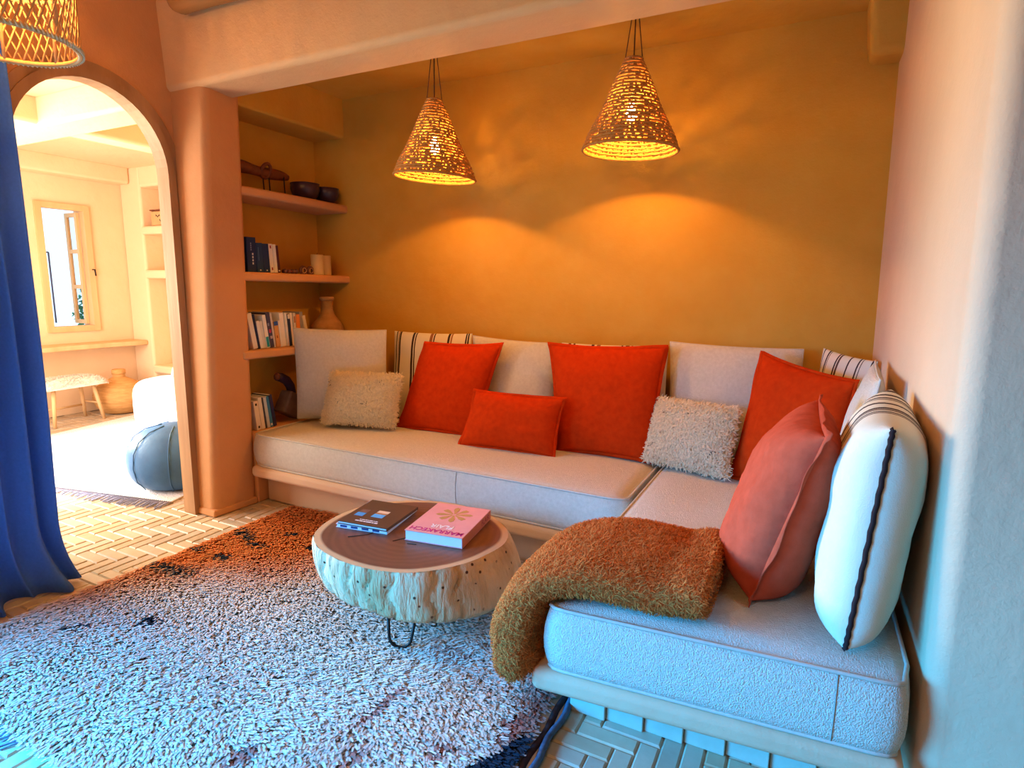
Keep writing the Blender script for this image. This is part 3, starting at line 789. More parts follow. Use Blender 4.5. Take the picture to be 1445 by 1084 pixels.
# ------------------------------------------------------------------ books
def text_mesh(body, size, name, m, parent, loc, rot, ext=.0004, sx=1.0, align='CENTER'):
    cu = bpy.data.curves.new(name, 'FONT'); cu.body = body; cu.size = size; cu.extrude = ext; cu.align_x = align; cu.offset = size*.012
    tmp = bpy.data.objects.new('tmp', cu); C.objects.link(tmp)
    dg = bpy.context.evaluated_depsgraph_get(); me = bpy.data.meshes.new_from_object(tmp.evaluated_get(dg))
    bpy.data.objects.remove(tmp)
    o = bpy.data.objects.new(name, me); C.objects.link(o); me.materials.clear(); me.materials.append(m)
    o.parent = parent; o.location = loc; o.rotation_euler = rot; o.scale = (sx,1,1); return o
def flat_book(name, label, loc, rz, W, H, T, cover, group=None, spine=None, pages=True):
    """lies flat; x: width (spine at -x), y: height, z: thickness"""
    t = thing(name, label, 'book', loc, rz, group)
    c = .003
    mb = MB(); mb.box((-W/2,-H/2,0),(W/2,H/2,c)); mb.box((-W/2,-H/2,T-c),(W/2,H/2,T)); mb.box((-W/2,-H/2,c),(-W/2+c,H/2,T-c))
    t2 = bevel(mb.build('cover', cover, t), .0008, 2)
    mb = MB(); mb.box((-W/2+c,-H/2+.004,c),(W/2-.004,H/2-.004,T-c)); mb.build('pages', M['paper'], t)
    return t2
pinkm = plain('pink_cover', (.80,.36,.36), .45); magenta = plain('magenta_ink', (.50,.02,.20)); whiteink = plain('white_ink', (.85,.80,.80)); goldink = plain('gold_ink', (.55,.30,.10)); redink = plain('dark_red_ink', (.35,.03,.05))
ang = math.atan2(2.329-1.98, -1.278+1.224)-PI/2      # direction of the long side
pb = flat_book('book', 'thick pink hardback with a gold flower on its cover, on the stump table', (-1.395,2.135,.403), ang+PI, .272,.345,.047, pinkm)
ZB = .0474
text_mesh('MARRAKECH', .046, 'title', magenta, pb, (0,.122,ZB), (0,0,0), sx=.93)
text_mesh('FLAIR', .046, 'title', whiteink, pb, (-.005,.072,ZB), (0,0,0), sx=.95)
fl = MB()
for k in range(8):
    a = 2*PI*k/8+.2; ln = .088 if k%2 == 0 else .075
    d = (math.cos(a), math.sin(a)); s = (-d[1], d[0]); pts = []
    prof = [(.010,.003),(.03,.006),(.055,.0135),(.075,.012),(1,.0)]
    left = [(min(r,ln/1.0) if r < 1 else ln, w) for r,w in prof]
    poly = [(d[0]*r+s[0]*w, d[1]*r+s[1]*w-.055) for r,w in left]+[(d[0]*r-s[0]*w, d[1]*r-s[1]*w-.055) for r,w in reversed(left[:-1])]
    fl.prism(poly, ZB-.0002, ZB+.0004)
fl.build('flower', goldink, pb)
text_mesh('FLAIR', .036, 'spine_title', redink, pb, (-.1364,-.10,.012), (PI/2,0,-PI/2), sx=1.1)
sp = MB(); sp.box((-.1365,-.172,.0032),(-.136,.172,.0438)); sp.build('spine', plain('salmon_spine', (.60,.22,.13)), pb)

brownm = plain('brown_cover', (.115,.055,.03), .4); bl1 = plain('white_blue_cover', (.62,.68,.78), .4)
ang2 = math.atan2(2.208-1.941, -1.622+1.583)-PI/2
b1 = flat_book('book', 'white and blue soft-cover book beneath the brown book on the stump table', (-1.758,2.075,.403), ang2+PI+.03, .262,.30,.018, bl1)
st = MB()
for k in range(4): st.box((-.09+.055*k,.1455,.0035),(-.055+.055*k,.1463,.0135))
st.build('dark_panels', plain('navy_print', (.03,.05,.16)), b1)
b2 = flat_book('book', 'thin dark brown hardback lying on top of the white and blue book', (-1.742,2.065,.4215), ang2+PI-.02, .258,.285,.014, brownm)
im = MB(); im.box((-.045,-.03,.0141),(.015,.05,.0145)); im.build('picture_frame', plain('tan_print', (.42,.20,.08)), b2)
im = MB(); im.box((-.045,.012,.0146),(.015,.05,.0149)); im.build('picture', plain('sky_print', (.10,.40,.80)), b2)
im = MB(); im.box((-.045,-.03,.0146),(.015,-.005,.0149)); im.build('picture', plain('sand_print', (.75,.55,.38)), b2)
im = MB(); im.box((.055,.02,.0141),(.10,.058,.0147)); im.build('picture', plain('sky_print_b', (.08,.32,.70)), b2)
im = MB(); im.box((.055,-.02,.0141),(.10,.018,.0147)); im.build('picture', plain('dusk_print', (.20,.10,.07)), b2)
im = MB()
x = -.05
for wl in (.012,.006,.018,.005,.011,.016,.008):
    im.box((x,.088,.0141),(x+wl,.094,.0146)); x += wl+.003
x = -.06
for wl in (.018,.010,.026,.012,.017,.02):
    im.box((x,.104,.0141),(x+wl,.112,.0146)); x += wl+.003
im.build('lettering', whiteink, b2)

# upright shelf books: spine towards +x, thickness along y
def shelf_book(label, x, y, z, th, h, d, color, tilt=0, group='', marks=(), pages=(.78,.72,.62)):
    t = thing('book', label, 'book', (x,y,z), 0, group); t.rotation_euler = (tilt,0,0)
    c = .0018; key = 'book_'+'_'.join('%.2f'%q for q in color)
    m = bpy.data.materials.get(key) or plain(key, color, .5)
    mb = MB(); mb.box((-d,0,0),(0,c,h)); mb.box((-d,th-c,0),(0,th,h)); mb.box((-c,c,0),(0,th-c,h))
    cv = bevel(mb.build('cover', m, t), .0008, 2)
    mb = MB(); mb.box((-d+.004,c,.003),(-c,th-c,h-.003)); mb.build('pages', M['paper'], t)
    for y0,y1,z0,z1,mc in marks:
        k2 = 'print_'+'_'.join('%.2f'%q for q in mc); mm = bpy.data.materials.get(k2) or plain(k2, mc)
        mb = MB(); mb.box((-.0005,th*y0,h*z0),(.0006,th*y1,h*z1)); mb.build('spine_label', mm, cv)
    return t
navy = (.012,.035,.12); navy2 = (.015,.05,.14); wh = (.80,.74,.66); cr = (.78,.64,.46); W1 = (.82,.80,.78); RD = (.35,.03,.03); tb = 'books on the middle shelf'
zs = 1.5685
lett = [(.55,.68,.22+.09*k,.28+.09*k,(.7,.7,.75)) for k in range(4)]+[(.42,.5,.62+.06*k,.66+.06*k,(.30,.35,.5)) for k in range(4)]
shelf_book('tall navy book with white spine lettering, first on the middle shelf', -3.335,2.712,zs,.072,.225,.17,navy,.0,tb,lett)
shelf_book('navy book with pale dot, next to the tall navy book on the middle shelf', -3.335,2.788,zs,.052,.192,.16,navy2,.02,tb,[(.4,.6,.05,.09,(.8,.75,.7)),(.3,.36,.4,.85,(.1,.2,.4))])
shelf_book('navy book touching the white books on the middle shelf', -3.335,2.842,zs,.050,.190,.16,navy,.03,tb,[(.4,.6,.05,.09,(.8,.75,.7))])
shelf_book('white book with two red spine marks after the navy books', -3.335,2.896,zs,.032,.192,.15,wh,.06,tb,[(.35,.7,.84,.94,RD),(.35,.7,.08,.18,RD)])
shelf_book('slim white book second after the navy books on the middle shelf', -3.335,2.931,zs,.026,.190,.15,(.82,.77,.70),.06,tb)
shelf_book('dark maroon book at the right end of the middle shelf books', -3.335,2.961,zs,.020,.185,.15,(.09,.02,.03),.08,tb,[(.2,.8,.05,.10,(.8,.7,.6))])
# beads, rings, candles
def beads(label, x, y, z, r, n, br):
    t = thing('bead_string', label, 'beads', (x,y,z))
    for k in range(n):
        a = 2*PI*k/n; mb = MB(); rr = br*(1.12 if k%2 else .95)
        prof = [(max(.001,rr*math.sin(PI*q/8)), -rr*math.cos(PI*q/8)) for q in range(9)]
        mb.lathe(prof, 12, (r*math.cos(a), r*1.25*math.sin(a), br)); mb.build('bead', M['beads'], t, True)
beads('string of dark wooden beads coiled on the middle shelf', -3.36,3.085,1.565,.036,9,.016)
def ring(label, x, y, z):
    t = thing('carved_ring', label, 'ring', (x,y,z), 0, 'carved rings on the middle shelf')
    mb = MB(); mb.tube([(.0,.026*math.cos(2*PI*k/20),.030+.026*math.sin(2*PI*k/20)) for k in range(20)], .0095, 8, True); mb.build('band', M['beads'], t, True)
    mb = MB(); mb.tube([(.012,.018*math.cos(2*PI*k/16),.030+.018*math.sin(2*PI*k/16)) for k in range(16)], .003, 6, True); mb.build('rim', plain('pale_bone_rim',(.55,.30,.2)), t, True)
ring('dark carved ring on the middle shelf, nearer the beads', -3.335,3.185,1.5605)
ring('dark carved ring on the middle shelf, nearer the candles', -3.335,3.252,1.5605)
def candle(label, x, y, r, h):
    t = thing('pillar_candle', label, 'candle', (x,y,1.5625), 0, 'cream candles')
    mb = MB(); mb.lathe([(r*.97,0),(r,.006),(r,h-.006),(r*.94,h),(r*.6,h-.003),(.003,h-.006)], 28); wx = mb.build('wax', M['candle'], t, True)
    mb = MB(); mb.tube([(0,0,h-.008),(.002,.001,h+.012)], .0015, 6); mb.build('wick', M['wick'], wx)
candle('cream pillar candle on the middle shelf, left of the pair', -3.335,3.325,.046,.148)
candle('cream pillar candle on the middle shelf, right of the pair against the back wall', -3.37,3.43,.052,.147)

# lowest shelf: a long leaning row
row = [ # y advance, thickness, height, colour, tilt, label, marks
 (.040,.242,wh,'wide cream paperback, first of the long row on the lowest shelf',()),
 (.012,.236,(.03,.04,.10),'thin navy book second in the long row on the lowest shelf',()),
 (.026,.190,W1,'short white paperback third in the long row',()),
 (.024,.186,(.72,.70,.68),'short pale grey paperback fourth in the long row',()),
 (.030,.228,W1,'white book with a teal block low on its spine',((.1,.9,.03,.34,(.02,.30,.36)),)),
 (.034,.245,(.06,.06,.13),'navy book with a red flower print on its spine',((.2,.75,.42,.52,(.45,.05,.12)),(.3,.9,.25,.33,(.5,.4,.45)),(.1,.5,.62,.70,(.2,.25,.4)))),
 (.018,.240,(.62,.58,.56),'grey book between the flower print book and the tan book',()),
 (.036,.180,(.66,.34,.13),'short tan paperback with blue top band in the row',((0,1,.84,1,(.04,.10,.36)),(.3,.6,.35,.45,(.3,.1,.05)))),
 (.018,.184,W1,'short slim white paperback beside the tan paperback',()),
 (.038,.236,(.84,.78,.70),'wide white paperback mid row on the lowest shelf',()),
 (.022,.236,wh,'cream paperback just left of the small navy spine',()),
 (.026,.226,(.025,.04,.09),'navy paperback in the right half of the row',((.1,.9,.86,1,(.8,.75,.68)),)),
 (.022,.236,(.82,.74,.62),'cream paperback right of the navy paperback',()),
 (.024,.234,(.70,.58,.42),'beige paperback before the orange book',((.2,.8,.7,.9,(.5,.2,.08)),)),
 (.036,.222,(.75,.26,.07),'orange paperback near the right end of the row',()),
 (.032,.240,(.34,.31,.29),'grey paperback second from the right end of the row',()),
 (.030,.215,(.76,.64,.46),'cream paperback leaning last in the row beside the clay vase',())]
y = 2.722
for k,(th,h,c,lab,mk) in enumerate(row):
    tilt = .17-.0095*k if k < 16 else .20
    th2 = th*.96; shelf_book(lab, -3.33-(.0 if k%3 else .006), y, 1.0565-.008*(y-2.66), th2*.97, h, .17, c, tilt, 'paperbacks on the lowest shelf', mk)
    y += th2/math.cos(tilt)+(.0015 if k < 15 else .026)
# clay vase
vz = 1.049
t = thing('clay_vase', 'ribbed clay bottle vase with a narrow neck at the right end of the lowest shelf', 'vase', (-3.395,3.468,vz))
prof = [(.05,0),(.085,.01),(.112,.05),(.12,.085),(.117,.12),(.10,.155),(.075,.185),(.055,.215),(.045,.25),(.042,.29),(.044,.32)]
fine = []
for i in range(len(prof)-1):
    for q in range(4):
        w = q/4; r = prof[i][0]*(1-w)+prof[i+1][0]*w; z = prof[i][1]*(1-w)+prof[i+1][1]*w
        fine.append((r+(.0022 if (len(fine)%2) else -.001), z))
MB().lathe(fine+[(.044,.322),(.036,.322),(.034,.27)], 40).build('body', M['clay'], t, True)
mb = MB(); mb.lathe([(.044,.318),(.054,.322),(.057,.335),(.054,.348),(.042,.35),(.036,.335),(.036,.32)], 36); mb.build('lip', M['clay'], t, True)

# top shelf: sculpture and bowls
t = thing('log_sculpture', 'dark driftwood log on thin iron legs on the top shelf', 'sculpture', (-3.44,2.94,2.10))
pts = []; rs = []
for k in range(14):
    q = k/13; pts.append((.008*math.sin(5*q), -.245+.49*q, .150-.008*q+.004*math.sin(9*q))); rs.append(.040-.008*q+.004*math.sin(11*q)+(-.008 if k in (0,13) else 0))
MB().tube(pts, rs, 14).build('log', M['darkwood'], t, True)
mb = MB(); mb.tube([(.035+.02*math.sin(q),.02+.036*math.cos(q),.15+.045*math.sin(q)) for q in np.linspace(0,2*PI,16)[:-1]], .012, 8, True); mb.build('knot', M['darkwood'], t, True)
for yy in (.005,.055,.185,-.19):
    mb = MB(); mb.tube([(.02,yy,.145),(.02,yy+.003,.07),(.02,yy+.006,0)], .0045, 6); mb.build('leg', M['iron'], t, True)
def bowl(label, x, y, r, h):
    t = thing('bowl', label, 'bowl', (x,y,2.0985), 0, 'dark bowls on the top shelf')
    mb0 = MB(); mb0.lathe([(r*.5,0),(r*.55,.004),(r*.85,h*.3),(r*.98,h*.65),(r*.97,h*.95),(r*.93,h),(r*.88,h*.95),(r*.85,h*.5),(r*.5,h*.15),(.002,h*.1)], 40); bd = mb0.build('body', M['navybowl'], t, True)
    mb = MB(); mb.tube([(r*.95*math.cos(2*PI*k/40),r*.95*math.sin(2*PI*k/40),h) for k in range(40)], .0045, 6, True); mb.build('rim', M['navybowl'], bd, True)
bowl('dark glazed bowl on the top shelf, nearer the log sculpture', -3.40,3.30,.105,.115)
bowl('dark glazed bowl on the top shelf, nearer the back wall', -3.38,3.492,.094,.108)

# niche floor: books and carved wooden block
zn = .4965; lb = 'books low in the niche'
low = [(.040,.205,cr,.10,'cream book with dark end labels, first on the niche floor',((.3,.7,.84,.92,(.05,.03,.02)),(.3,.7,.06,.14,(.05,.03,.02)))),
 (.032,.225,(.78,.66,.50),.10,'cream book second on the niche floor',()),
 (.016,.222,(.05,.05,.07),.12,'thin black book on the niche floor between pale ones',()),
 (.026,.222,(.60,.60,.62),.12,'pale grey book on the niche floor',()),
 (.026,.224,(.05,.20,.40),.14,'blue book on the niche floor',((.2,.8,.05,.12,(.7,.7,.7)),)),
 (.030,.232,(.035,.03,.09),.14,'dark indigo book, last on the niche floor',())]
y = 2.712
for th,h,c,tl,lab,mk in low:
    shelf_book(lab, -3.335, y, zn, th*.92, h, .17, c, tl, lb, mk); y += th*.92/math.cos(tl)+.002
t = thing('carved_block', 'weathered wooden block with a thick dark handle leaning out, low in the niche', 'carving', (-3.42,3.03,zn)); t.rotation_euler = (-.42,0,0)
bk = MB(); bk.hexa([(-.06,-.09,.045),(.065,-.09,.045),(.065,.085,.03),(-.06,.085,.03),(-.055,-.075,.215),(.06,-.075,.215),(.06,.07,.20),(-.055,.07,.20)])
bevel(bk.build('block', M['greywood'], t), .018, 3)
mb = MB(); mb.tube([(.01,-.01,.19),(.01,-.055,.25),(.01,-.105,.28),(.01,-.16,.285),(.012,-.20,.28)], [.03,.033,.034,.033,.028], 14); mb.build('handle', mat('dark_plum_handle',(.05,.02,.05),(.035,.015,.04),14,.5), t, True)
mb = MB(); mb.tube([(.02,-.20+.001,.28+.026*0),(.02,-.215,.275)], [.028,.02], 12); mb.build('knob', M['darkwood'], t, True)

# ------------------------------------------------------------------ woven cone pendants
def pendant(label, cx, cy, zr, R, H, tiltx, tilty, ztop):
    t = thing('pendant_lamp', label, 'lamp', (cx,cy,zr), 0, 'woven cone pendants')
    rows, seg = 26, 84
    def radius(w):   # w 0 rim .. 1 top
        return R*(1-w)+.042*w + .006*math.sin(3*w*PI)*(1-w)
    def tilt(x, y, z): return (x + z*0, y, z + x*tiltx + y*tilty)
    mb = MB()
    # coiled seagrass: rope rows with stitched gaps between them
    for i in range(rows):
        w = i/(rows-1); r = radius(w); z = H*w; rr = .0060
        pts = [tilt((r+.0012*math.sin(23*k+i))*math.cos(2*PI*k/seg), (r+.0012*math.cos(19*k+i))*math.sin(2*PI*k/seg), z+.0014*math.sin(k*1.7+i*2)) for k in range(seg)]
        mb.tube(pts, rr, 6, True)
    # wrapping stitches, leaving pin-holes between rows
    for i in range(rows-1):
        w0, w1 = i/(rows-1), (i+1)/(rows-1); r0, r1 = radius(w0), radius(w1); wm = (w0+w1)/2
        open_p = .34 if wm < .2 else (.56 if wm < .5 else .72)
        cnt = max(18,int(2*PI*r0/.0095))
        for k in range(cnt):
            if random.random() < open_p: continue
            a0 = 2*PI*k/cnt; a1 = 2*PI*(k+1.02)/cnt
            q = []
            for rad in (0,.003):
                for (r,z,a) in ((r0,H*w0,a0),(r0,H*w0,a1),(r1,H*w1,a1),(r1,H*w1,a0)):
                    q.append(tilt((r+rad-.0015)*math.cos(a),(r+rad-.0015)*math.sin(a),z))
            mb.hexa(q)
    shd = mb.build('woven_shade', M['straw'], t, True)
    s = MB(); s.tube([tilt((R+.002)*math.cos(2*PI*k/72),(R+.002)*math.sin(2*PI*k/72),-.004) for k in range(72)], .0075, 6, True)
    s.build('rim', M['straw'], shd, True)
    hz = ztop-zr
    c = MB(); c.tube([(0,0,H*.6),(0,0,hz)], .0035, 6); c.build('cord', M['cord'], t, True)
    for k in range(2):
        a = k*PI+.5; c = MB(); c.tube([(.045*math.cos(a),.045*math.sin(a),H-.01),(.018*math.cos(a),.018*math.sin(a),(H+hz)/2+.08),(.008*math.cos(a),.008*math.sin(a),hz)], .0028, 6); c.build('hanging_string', M['cord'], t, True)
    c = MB(); c.lathe([(.018,H*.52),(.02,H*.55),(.02,H*.66),(.012,H*.68)], 16); hold = c.build('lamp_holder', M['iron'], t, True)
    zb = H*.38
    c = MB(); c.lathe([(.003,zb-.034),(.017,zb-.028),(.028,zb-.008),(.029,zb+.010),(.020,zb+.034),(.013,zb+.05),(.012,zb+.062)], 20); c.build('bulb', M['bulb'], hold, True)
    return t, (cx,cy,zr+zb)
pA, LA = pendant('left woven seagrass cone pendant, lower and nearer the shelf niche', -2.085,3.05,2.135,.240,.43,-.065,0,2.86)
pB, LB = pendant('right woven seagrass cone pendant, higher and nearer the right wall', -.915,3.10,2.198,.240,.43,-.03,.0,2.86)

# large rattan cylinder lamp, upper left
def rattan_lamp(cx, cy, zr, R, H):
    t = thing('rattan_lamp', 'large open-weave rattan cylinder lamp hanging near the camera, upper left', 'lamp', (cx,cy,zr))
    w = MB(); n = 46
    for s in (1,-1):
        for k in range(n):
            a = 2*PI*k/n; pts = []
            for q in range(9):
                v = q/8; b = a+s*v*.95; pts.append(((R+.0035*s)*math.cos(b),(R+.0035*s)*math.sin(b),H*v))
            w.tube(pts, .0034, 5)
    w.build('lattice', M['rattan'], t, True)
    for zz in (0,H*.42,H):
        h = MB(); h.tube([(R*math.cos(2*PI*k/64),R*math.sin(2*PI*k/64),zz) for k in range(64)], .0095 if zz == 0 else .007, 8, True); o = h.build('hoop', M['rattan'], t, True)
        if zz == 0:
            h2 = MB()
            for k in range(100):
                a = 2*PI*k/100; h2.tube([((R+.012)*math.cos(a),(R+.012)*math.sin(a),.009),((R+.012)*math.cos(a+.03),(R+.012)*math.sin(a+.03),-.009)], .0035, 5)
            h2.build('rim_wrapping', mat('pale_raffia',(.80,.66,.45),(.7,.55,.35),30,.7), o, True)
    for k in range(8):
        a = 2*PI*k/8+.35; p = MB(); p.tube([(R*.985*math.cos(a),R*.985*math.sin(a),0),(R*.985*math.cos(a),R*.985*math.sin(a),H)], .0065, 8); p.build('upright', M['rattan'], t, True)
    p = MB(); p.tube([(0,0,H*.7),(0,0,ZC-zr)], .004, 6); p.build('cord', M['cord'], t)
    p = MB()
    for k in range(4):
        a = PI/2*k; p.tube([(0,0,H),(R*math.cos(a),R*math.sin(a),H)], .005, 6)
    p.build('spider', M['rattan'], t)
    c = MB(); c.lathe([(.003,H*.5-.05),(.03,H*.5-.03),(.04,H*.5),(.03,H*.5+.04),(.014,H*.5+.07)], 20); c.build('bulb', M['bulb'], t, True)
    return (cx,cy,zr+H*.5)
LC = rattan_lamp(-2.74,1.22,2.36,.235,.55)

# ------------------------------------------------------------------ curtain
def curtain():
    root = thing('curtain', 'floor-length blue-grey linen curtain bunched at the left beside the arch', 'curtain', (-3.24,1.15,0))
    nu, nv = 90, 40; mb = MB()
    for j in range(nv+1):
        v = j/nv; z = .012+2.60*v
        fl = max(0,1-z/.35)**2
        for i in range(nu+1):
            u = i/nu
            y = .78+.645*u + fl*(.10*(u-.2)) + .012*math.sin(u*31+z)
            x = -3.24 + .045*math.sin(u*2*PI*6.2+.35*math.sin(3*z)) + .012*math.sin(u*43+z*2) + fl*(.07+.06*math.sin(u*17))
            mb.v.append((x,y,z+fl*.004*math.sin(u*50)))
    for j in range(nv):
        for i in range(nu):
            a = j*(nu+1)+i; mb.f.append((a,a+1,a+nu+2,a+nu+1))
    o = pbuild(mb, 'cloth', M['curtain'], root, True)
    s = o.modifiers.new('s','SOLIDIFY'); s.thickness = .003
    r = MB(); r.tube([(-3.24,-1.6,2.64),(-3.24,1.45,2.64)], .012, 10); rod = pbuild(r, 'curtain_rod', M['iron'], root, True)
    r = MB(); r.tube([(-3.5,1.40,2.64),(-3.24,1.40,2.64)], .008, 8); pbuild(r, 'rod_bracket', M['iron'], root, True)
    r = MB()
    for k in range(9): r.tube([(-3.24+.017*math.cos(q),.80+.07*k,2.64+.017*math.sin(q)) for q in np.linspace(0,2*PI,13)[:-1]], .003, 5, True)
    pbuild(r, 'rings', M['iron'], rod, True)
curtain()

# ------------------------------------------------------------------ next room through the arch
XW = -7.4; FY = 4.3
wy0, wy1, wz0, wz1 = 3.42,3.91,.96,2.29
mb = MB()
mb.box((XW-.25,.95,0),(XW,1.3,2.8)); mb.box((XW-.25,2.5,0),(XW,wy0,2.8)); mb.box((XW-.25,1.3,0),(XW,2.5,.9)); mb.box((XW-.25,1.3,2.3),(XW,2.5,2.8)); mb.box((XW-.25,wy1,0),(XW,4.62,2.8)); mb.box((XW-.25,wy0,0),(XW,wy1,wz0)); mb.box((XW-.25,wy0,wz1),(XW,wy1,2.8))
struct(mb.build('wall_window', M['plaster_room']))
mb = MB()
mb.box((XW,FY,0),(-7.02,4.62,2.8)); mb.box((-7.02,4.52,0),(-3.66,4.62,2.8)); mb.box((-5.6,FY,0),(-3.6,4.62,2.8)); mb.box((-7.03,FY,2.56),(-5.6,4.6,2.8))
struct(bevel(mb.build('wall_far', M['plaster_room']), .03, 4))
mb = MB(); mb.box((-7.6,.95,2.78),(-3.6,4.62,2.88)); struct(mb.build('ceiling_far', M['plaster_room']))
mb = MB(); mb.box((XW,1.0,2.60),(XW+.22,FY,2.80)); mb.box((-7.4,2.42,2.58),(-3.66,2.70,2.80)); mb.box((-5.30,1.0,2.60),(-5.06,FY,2.80))
struct(bevel(mb.build('ceiling_far_beam', M['plaster_room']), .03, 3))
mb = MB(); mb.box((-7.65,.94,0),(-6.6,1.05,2.8)); mb.box((-4.2,.94,0),(-3.55,1.05,2.8)); mb.box((-6.6,.94,2.5),(-4.2,1.05,2.8)); struct(mb.build('wall_near', M['plaster_room']))
for z0,z1,lab in ((2.03,2.125,'upper thick plaster shelf in the far room, under the face box'),(1.53,1.63,'middle thick plaster shelf in the far room'),(.41,.505,'lowest thick plaster shelf in the far room near the white armchair')):
    mb = MB(); mb.box((-7.03,FY-.015,z0),(-5.55,4.55,z1)); tag(bevel(mb.build('plaster_shelf', M['plaster_room']), .025, 4), lab, 'shelf', 'far room plaster shelves')
# window
win = bpy.data.objects.new('window_1', None); C.objects.link(win); win.location = (XW,3.66,.96); struct(win)
f = MB()
d0, d1 = XW-.06, XW+.03; fw = .062
f.box((d0,wy0-.02,wz0-.03),(d1,wy0+fw-.02,wz1+.03)); f.box((d0,wy1+.02-fw,wz0-.03),(d1,wy1+.02,wz1+.03)); f.box((d0,wy0+fw-.02,wz1-fw+.03),(d1-.003,wy1+.02-fw,wz1+.03)); f.box((d0,wy0+fw-.02,wz0-.03),(d1-.003,wy1+.02-fw,wz0+fw-.03))
pbuild(f, 'frame', M['palewood'], win)
f = MB(); ys = wy1-fw+.015; sw = .24; sx0, sx1 = XW-.06-sw, XW-.06; z0, z1 = wz0+.045, wz1-.045
f.box((sx0,ys-.03,z0),(sx0+.045,ys,z1)); f.box((sx1-.045,ys-.03,z0),(sx1,ys,z1))
for zz in (z0, z0+(z1-z0)*.32, z0+(z1-z0)*.64, z1-.045): f.box((sx0+.045,ys-.028,zz),(sx1-.045,ys-.002,zz+.045))
sash = pbuild(f, 'sash', M['palewood'], win)
f = MB(); f.box((sx0+.04,ys-.017,z0+.03),(sx1-.04,ys-.013,z1-.03)); pbuild(f, 'pane', M['glass'], sash)
f = MB(); f.tube([(XW+.03,wy1-.005,1.62),(XW+.075,wy1-.005,1.62),(XW+.075,wy1+.0,1.55)], .008, 8); pbuild(f, 'handle', M['iron'], win, True)
for yy,za,zb in ((3.52,1.03,1.80),(3.60,1.12,1.80)):
    f = MB(); f.tube([(XW-.22,yy,za-.1),(XW-.22,yy,zb)], .009, 6); pbuild(f, 'bar', plain('blue_grey_bar',(.12,.15,.32)), win, True)
f = MB(); f.tube([(XW-.22,3.52,1.80),(XW-.22,3.60,1.80)], .009, 6); pbuild(f, 'bar', plain('blue_grey_bar_b',(.12,.15,.32)), win, True)
# bright wall and shrub outside
mb = MB()
P = []; N = []
for k in range(900):
    a, b = random.uniform(0,2*PI), random.uniform(-.9,1); s = math.sqrt(1-b*b); v = np.array([s*math.cos(a)*.5,s*math.sin(a)*.5,b*.8]); P.append(v*random.uniform(.7,1)); N.append(v/np.linalg.norm(v))
V,F,cl = tufts(P, N, .10, .06, np.tile([.08,.22,.12],(900,1))*RNG.uniform(.7,1.3,(900,1)), curl=.7)
t = thing('shrub', 'green shrub outside the far room window', 'plant', (-9.3,5.22,.95))
tuft_obj('foliage', V, F, cl, M['tuft'], t)
mb = MB(); mb.tube([(0,0,-.95),(0.02,0,-.3),(0,0,.2)], [.03,.025,.015], 8); mb.build('stem', M['wood'], t, True)
mb = MB(); mb.box((-12,0,-.1),(-7.66,8,-.02)); struct(mb.build('ground_outside', M['outdoor']))
mb = MB(); mb.box((-12,-9,-.12),(-3.62,1.0,-.02)); struct(mb.build('ground_light_block', plain('light_block_paving', (.30,.27,.24), .8)))  # unseen paving added to block sky light rising through the door
# window-seat plank
mb = MB(); pl = []
for k in range(14):
    q = k/13; pl.append((XW+.30+.018*math.sin(7*q)+.01*math.sin(23*q), 2.7+1.60*q))
mb.prism([(XW-.0,2.7)]+pl+[(XW-.0,4.30)], .745, .80)
tag(bevel(mb.build('wood_sill', M['palewood']), .012, 2), 'live-edge wooden plank sill below the far room window', 'sill')
# stool with sheepskin
t = thing('stool', 'wooden stool with white sheepskin seat and splayed legs below the far window', 'stool', (-6.98,3.33,0), .12)
for sx in (-1,1):
    for sy in (-1,1):
        m_ = MB(); m_.tube([(sx*.10,sy*.20,.40),(sx*.15,sy*.255,0)], [.021,.017], 10); m_.build('leg', M['palewood'], t, True)
m_ = MB(); m_.tube([(-.135,-.24,.14),(-.135,.24,.14)], .011, 8); m_.build('stretcher', M['palewood'], t, True)
m_ = MB(); m_.tube([(-.135,.243,.18),(.135,.243,.18)], .011, 8); m_.build('stretcher', M['palewood'], t, True)
m_ = MB(); m_.box((-.16,-.29,.385),(.16,.29,.425)); bevel(m_.build('seat', M['palewood'], t), .01, 2)
n = 18; m_ = MB()
for i in range(n+1):
    for j in range(n+1):
        u, v = 2*i/n-1, 2*j/n-1; h = (max(0,1-abs(u)**4)*max(0,1-abs(v)**6))**.5
        m_.v.append((u*.185*(1-.04*v*v), v*.32, .41+.075*h+.008*math.sin(7*u+5*v)*h - .02*(1-h)))
for i in range(n):
    for j in range(n): a = i*(n+1)+j; m_.f.append((a,a+n+1,a+n+2,a+1))
sk = m_.build('sheepskin', M['sheep'], t, True)
P=[];N=[]
for k in range(2600):
    u, v = random.uniform(-1,1), random.uniform(-1,1); h = (max(0,1-abs(u)**4)*max(0,1-abs(v)**6))**.5
    P.append((u*.185,v*.32,.40+.075*h-.015*(1-h))); q = np.array([u*.6*(abs(u)>.7),v*.6*(abs(v)>.8),1]); N.append(q/np.linalg.norm(q))
V,F,cl = tufts(P,N,.03,.008,np.tile([.86,.83,.77],(2600,1))*RNG.uniform(.9,1.06,(2600,1)),curl=.8)
tuft_obj('fleece', V, F, cl, M['tuft'], sk)['kind'] = 'stuff'
